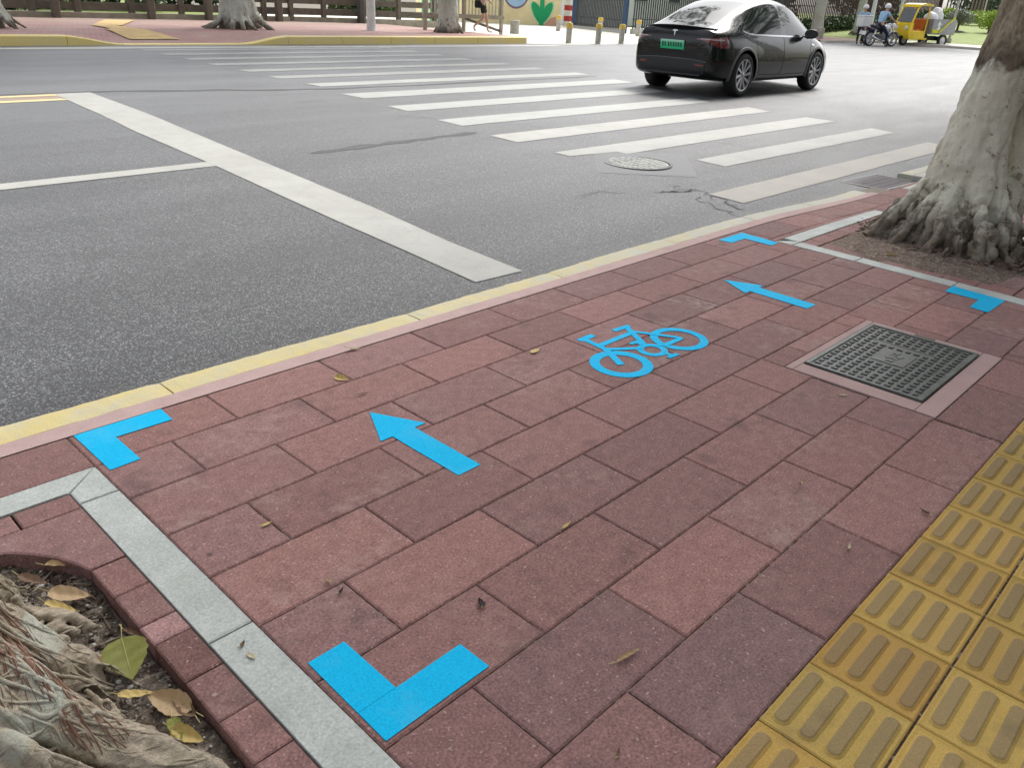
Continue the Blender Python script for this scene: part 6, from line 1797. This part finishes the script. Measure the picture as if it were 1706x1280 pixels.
for s_ in (-1,1): onwall('mural_leaf_edge',[(lx+s_*(x*1.1),z*1.05+0.0) for x,z in [(0.05,0.55),(0.16,0.92),(0.34,1.10),(0.54,1.17),(0.62,1.02),(0.60,0.80),(0.46,0.46),(0.26,0.16),(0.02,0.02)]],'mint',0.113)
for s_ in (-1,1): onwall('mural_leaf',leafpoly(s_),'muralgreen',0.127)
onwall('mural_stem',[(lx-0.13,0.0),(lx+0.13,0.0),(lx+0.11,2.3),(lx-0.11,2.3)],'muralgreen',0.141)
onwall('mural_blob_edge',ell(L*0.52,1.55,0.70,0.78),'purple',0.113); onwall('mural_blob',ell(L*0.52,1.58,0.63,0.71),'muralblue',0.127)
onwall('mural_patch',[(lx+0.15,0.02),(L-0.05,0.02),(L-0.05,0.5),(lx+0.5,0.4)],'muralpink',0.1125,0.006)
pl_=thing('striped_pillar','square pillar of red and white blocks at the right end of the mural wall','pillar',(37.55,32.05,0.10))
for k in range(9):
    b=MB(); b.box(-0.17,0.17,-0.17,0.17,0.27*k,0.27*k+0.265,0.01); b.build('block',M['redp' if k%2 else 'whitep'],pl_)
# iron gate and fence with a pale building behind
def barfence(name,label,p,q,z,h,n,mat,base=None,cat='fence',rails=(0.32,),post=None,bw=0.024):
    t=thing(name,label,cat,(0,0,z)); p=Vector(p);q=Vector(q)
    if base: b=MB(); along(b,p,q,-0.2,base,0.18); b.build('plinth',M['conc'],t)
    b=MB()
    for z_ in rails: along(b,p,q,z_,z_+0.05,0.05)
    along(b,p,q,h-0.15,h-0.10,0.05); b.build('rail',M[mat],t)
    b=MB()
    for k in range(n):
        c=p.lerp(q,(k+0.5)/n); b.obox((c.x,c.y,(base or 0.05)/2+h/2),bw*2,bw*2,h-(base or 0.05),0,0,0)
    b.build('bars',M[mat],t)
    if post:
        for c in (p,q): b=MB(); b.obox((c.x,c.y,h/2+0.05),0.2,0.2,h+0.1,0,0,0,0.01); b.build('post',M[post],t)
    return t
barfence('gate','dark blue gate leaf standing open beside the striped pillar',(37.5,31.7),(36.6,30.6),0.10,2.6,9,'gateblue',None,'gate',(0.15,1.2))
barfence('gate','sliding iron gate of close upright bars behind the bollards',(36.4,30.6),(34.2,25.6),0.10,2.6,34,'gatedark',0.12,'gate',(0.20,0.55),'gateblue')
barfence('iron_fence','iron bar fence on pale plinth running behind the black car',(34.4,25.3),(50.2,25.4),0.10,2.6,84,'gatedark',0.22,'fence',(0.30,0.62),None)
bd=thing('building','white building with dark windows behind the iron bars','building',(44,33.5,0.1))
b=MB(); b.box(-7,9,0,6,0,6,0.03); b.build('wall',M['building'],bd)
for (x,z) in ((-4.5,1.5),(-1.5,1.5),(2.2,1.5),(6,1.5)):
    b=MB(); b.box(x-0.6,x+0.6,-0.03,0.02,z,z+1.5,0.01); w=b.build('window',M['dkwin'],bd)
    b=MB(); b.box(x-0.68,x+0.68,-0.05,-0.01,z-0.08,z-0.01,0.005); b.build('sill',M['conc'],w)
barfence('brown_fence','reddish brown bar fence above the dark hedge',(50.4,25.8),(69.5,23.2),0.45,2.9,100,'brownbar',0.3,'fence',(0.45,1.3),'brownbar',0.030)
barfence('park_fence','dark bar fence between pale pink pillars beyond the topiary',(70.0,23.0),(72.5,9.0),1.22,2.2,64,'gatedark',0.25,'fence',(0.4,),None,0.04)
for (x,y,l) in ((71.0,21.0,'pale pink fence pillar left of centre beyond the grey bush'),(71.7,17.6,'pale pink fence pillar beside the big trunk')):
    t=thing('pillar',l,'pillar',(x,y,1.2)); b=MB(); b.box(-0.4,0.4,-0.4,0.4,0,2.2,0.02); b.build('shaft',simple('pink_render',(0.55,0.42,0.36),0.8,0.1,3,0.1),t); b=MB(); b.box(-0.5,0.5,-0.5,0.5,2.2,2.4,0.02); b.build('cap',M['whitep'],t)
lathe_thing('round_post','thin leaning grey post on the kerb right of the yellow tricycle','post',(52.0,16.45,0.24),[('pole',[(0.065,0),(0.065,3.2)],'bollard'),('foot',[(0.13,-0.02),(0.13,0.22),(0.10,0.25)],'bollard')])
lathe_thing('round_post','white post rising behind the rider in white helmet','post',(51.0,20.6,0.2),[('pole',[(0.14,0),(0.10,2.9)],'polewhite'),('foot',[(0.18,-0.02),(0.18,0.1),(0.15,0.12)],'polewhite')])
lathe_thing('round_post','pale blue post seen above the tricycle roof','post',(57.5,21.5,0.5),[('pole',[(0.10,0),(0.09,3.0)],'polewhite'),('foot',[(0.15,-0.02),(0.15,0.1),(0.12,0.12)],'polewhite')])

# ---------------------------------------------------------------- hedges, bushes, trees behind
def bush(name,label,cat,loc,blobs,n,size,seed,mat,stem=None,group=None,shell=0.35):
    t=thing(name,label,cat,loc,0,group)
    b=MB(); leafcards(b,n,blob_sampler(blobs,shell),size,seed); b.build('foliage',M[mat],t,tint=True)
    b=MB(); b.tube([(0,0,-0.1),(0.02,0,0.4),(0,0.02,max(0.5,blobs[0][2]))],[stem or 0.05]*3,8); b.build('stem',M['limb'],t,True)
    return t
bush('hedge','dark green clipped hedge below the brown bar fence','hedge',(50.9,24.9,0.15),[(0.3+0.62*k,-0.07*k,0.46+0.036*k,0.62) for k in range(26)],9500,0.16,31,'fol_dark')
bush('topiary_bush','bright green ball bush behind the tricycle load bed','bush',(60.8,19.75,0.75),[(0,0,0.98,0.52)],1300,0.12,33,'fol_lime',0.06)
bush('topiary_bush','grey green flattened dome bush on a short stem in the lawn','bush',(60.2,18.72,0.72),[(-0.1,0.35,0.82,0.55),(0,-0.3,0.82,0.58),(0,0,0.95,0.55)],2200,0.11,34,'fol_grey',0.07)
bush('topiary_bush','lime green round bush half hidden by the big leaning trunk','bush',(60.5,16.95,0.72),[(0,0.1,0.72,0.72),(0,-0.5,0.74,0.75),(0.1,-0.2,0.95,0.6)],2600,0.12,35,'fol_lime',0.07)
bush('hedge','low lime green hedge running behind the grey bush','hedge',(66.5,18.9,1.1),[(0.1*k,1.4-0.6*k,0.55,0.62) for k in range(8)],2800,0.14,36,'fol_lime')
b=MB(); b.lathe([(0.62,0.0),(0.40,0.05),(0.0,0.07)],20); o=b.build('bare_soil',M['soil'],None,True); o.location=(60.0,18.75,0.725); o.rotation_euler=(0,R(-3.4),0); tag(o,kind='stuff')
bush('shrub','bushy green shrub showing over the rail fence','shrub',(23.2,31.6,0.1),[(-0.9,0,0.9,0.8),(0.2,0.1,1.0,0.9),(1.2,0,0.85,0.75)],2600,0.20,37,'fol_mid')
k=0
for (x,y,l) in ((-8,38,'farthest left'),(-2,37,'second from left'),(4,38,'third from left'),(9.5,37,'fourth from left'),(15,39,'fifth from left'),(20,41,'sixth from left')):
    bush('shrub','dark shrub in shade behind the rail fence, '+l,'shrub',(x,y,0.1),[(-1.6,0,1.1,1.5),(0,0.4,1.4,1.7),(1.7,0,1.1,1.5)],1600,0.36,40+k,'fol_dark',0.08,'dark shrubs behind the rail fence'); k+=1
for (x,y,z,l) in ((56,31,0.2,'wide dark tree behind the brown bar fence'),(70,29,1.0,'dark tree behind the fence, over the tricycle'),(84,24,1.2,'pale far tree beyond the pink pillars'),(84,13,1.2,'far tree right of the pink pillars')):
    bush('background_tree',l,'tree',(x,y,z),[(-2,0,1.6,2.2),(0,1,2.6,2.6),(2,0,1.6,2.2),(0,-1,1.2,2.0),(0,0,4.5,2.8)],2600,0.40,60+k,'fol_dark',0.25); k+=1
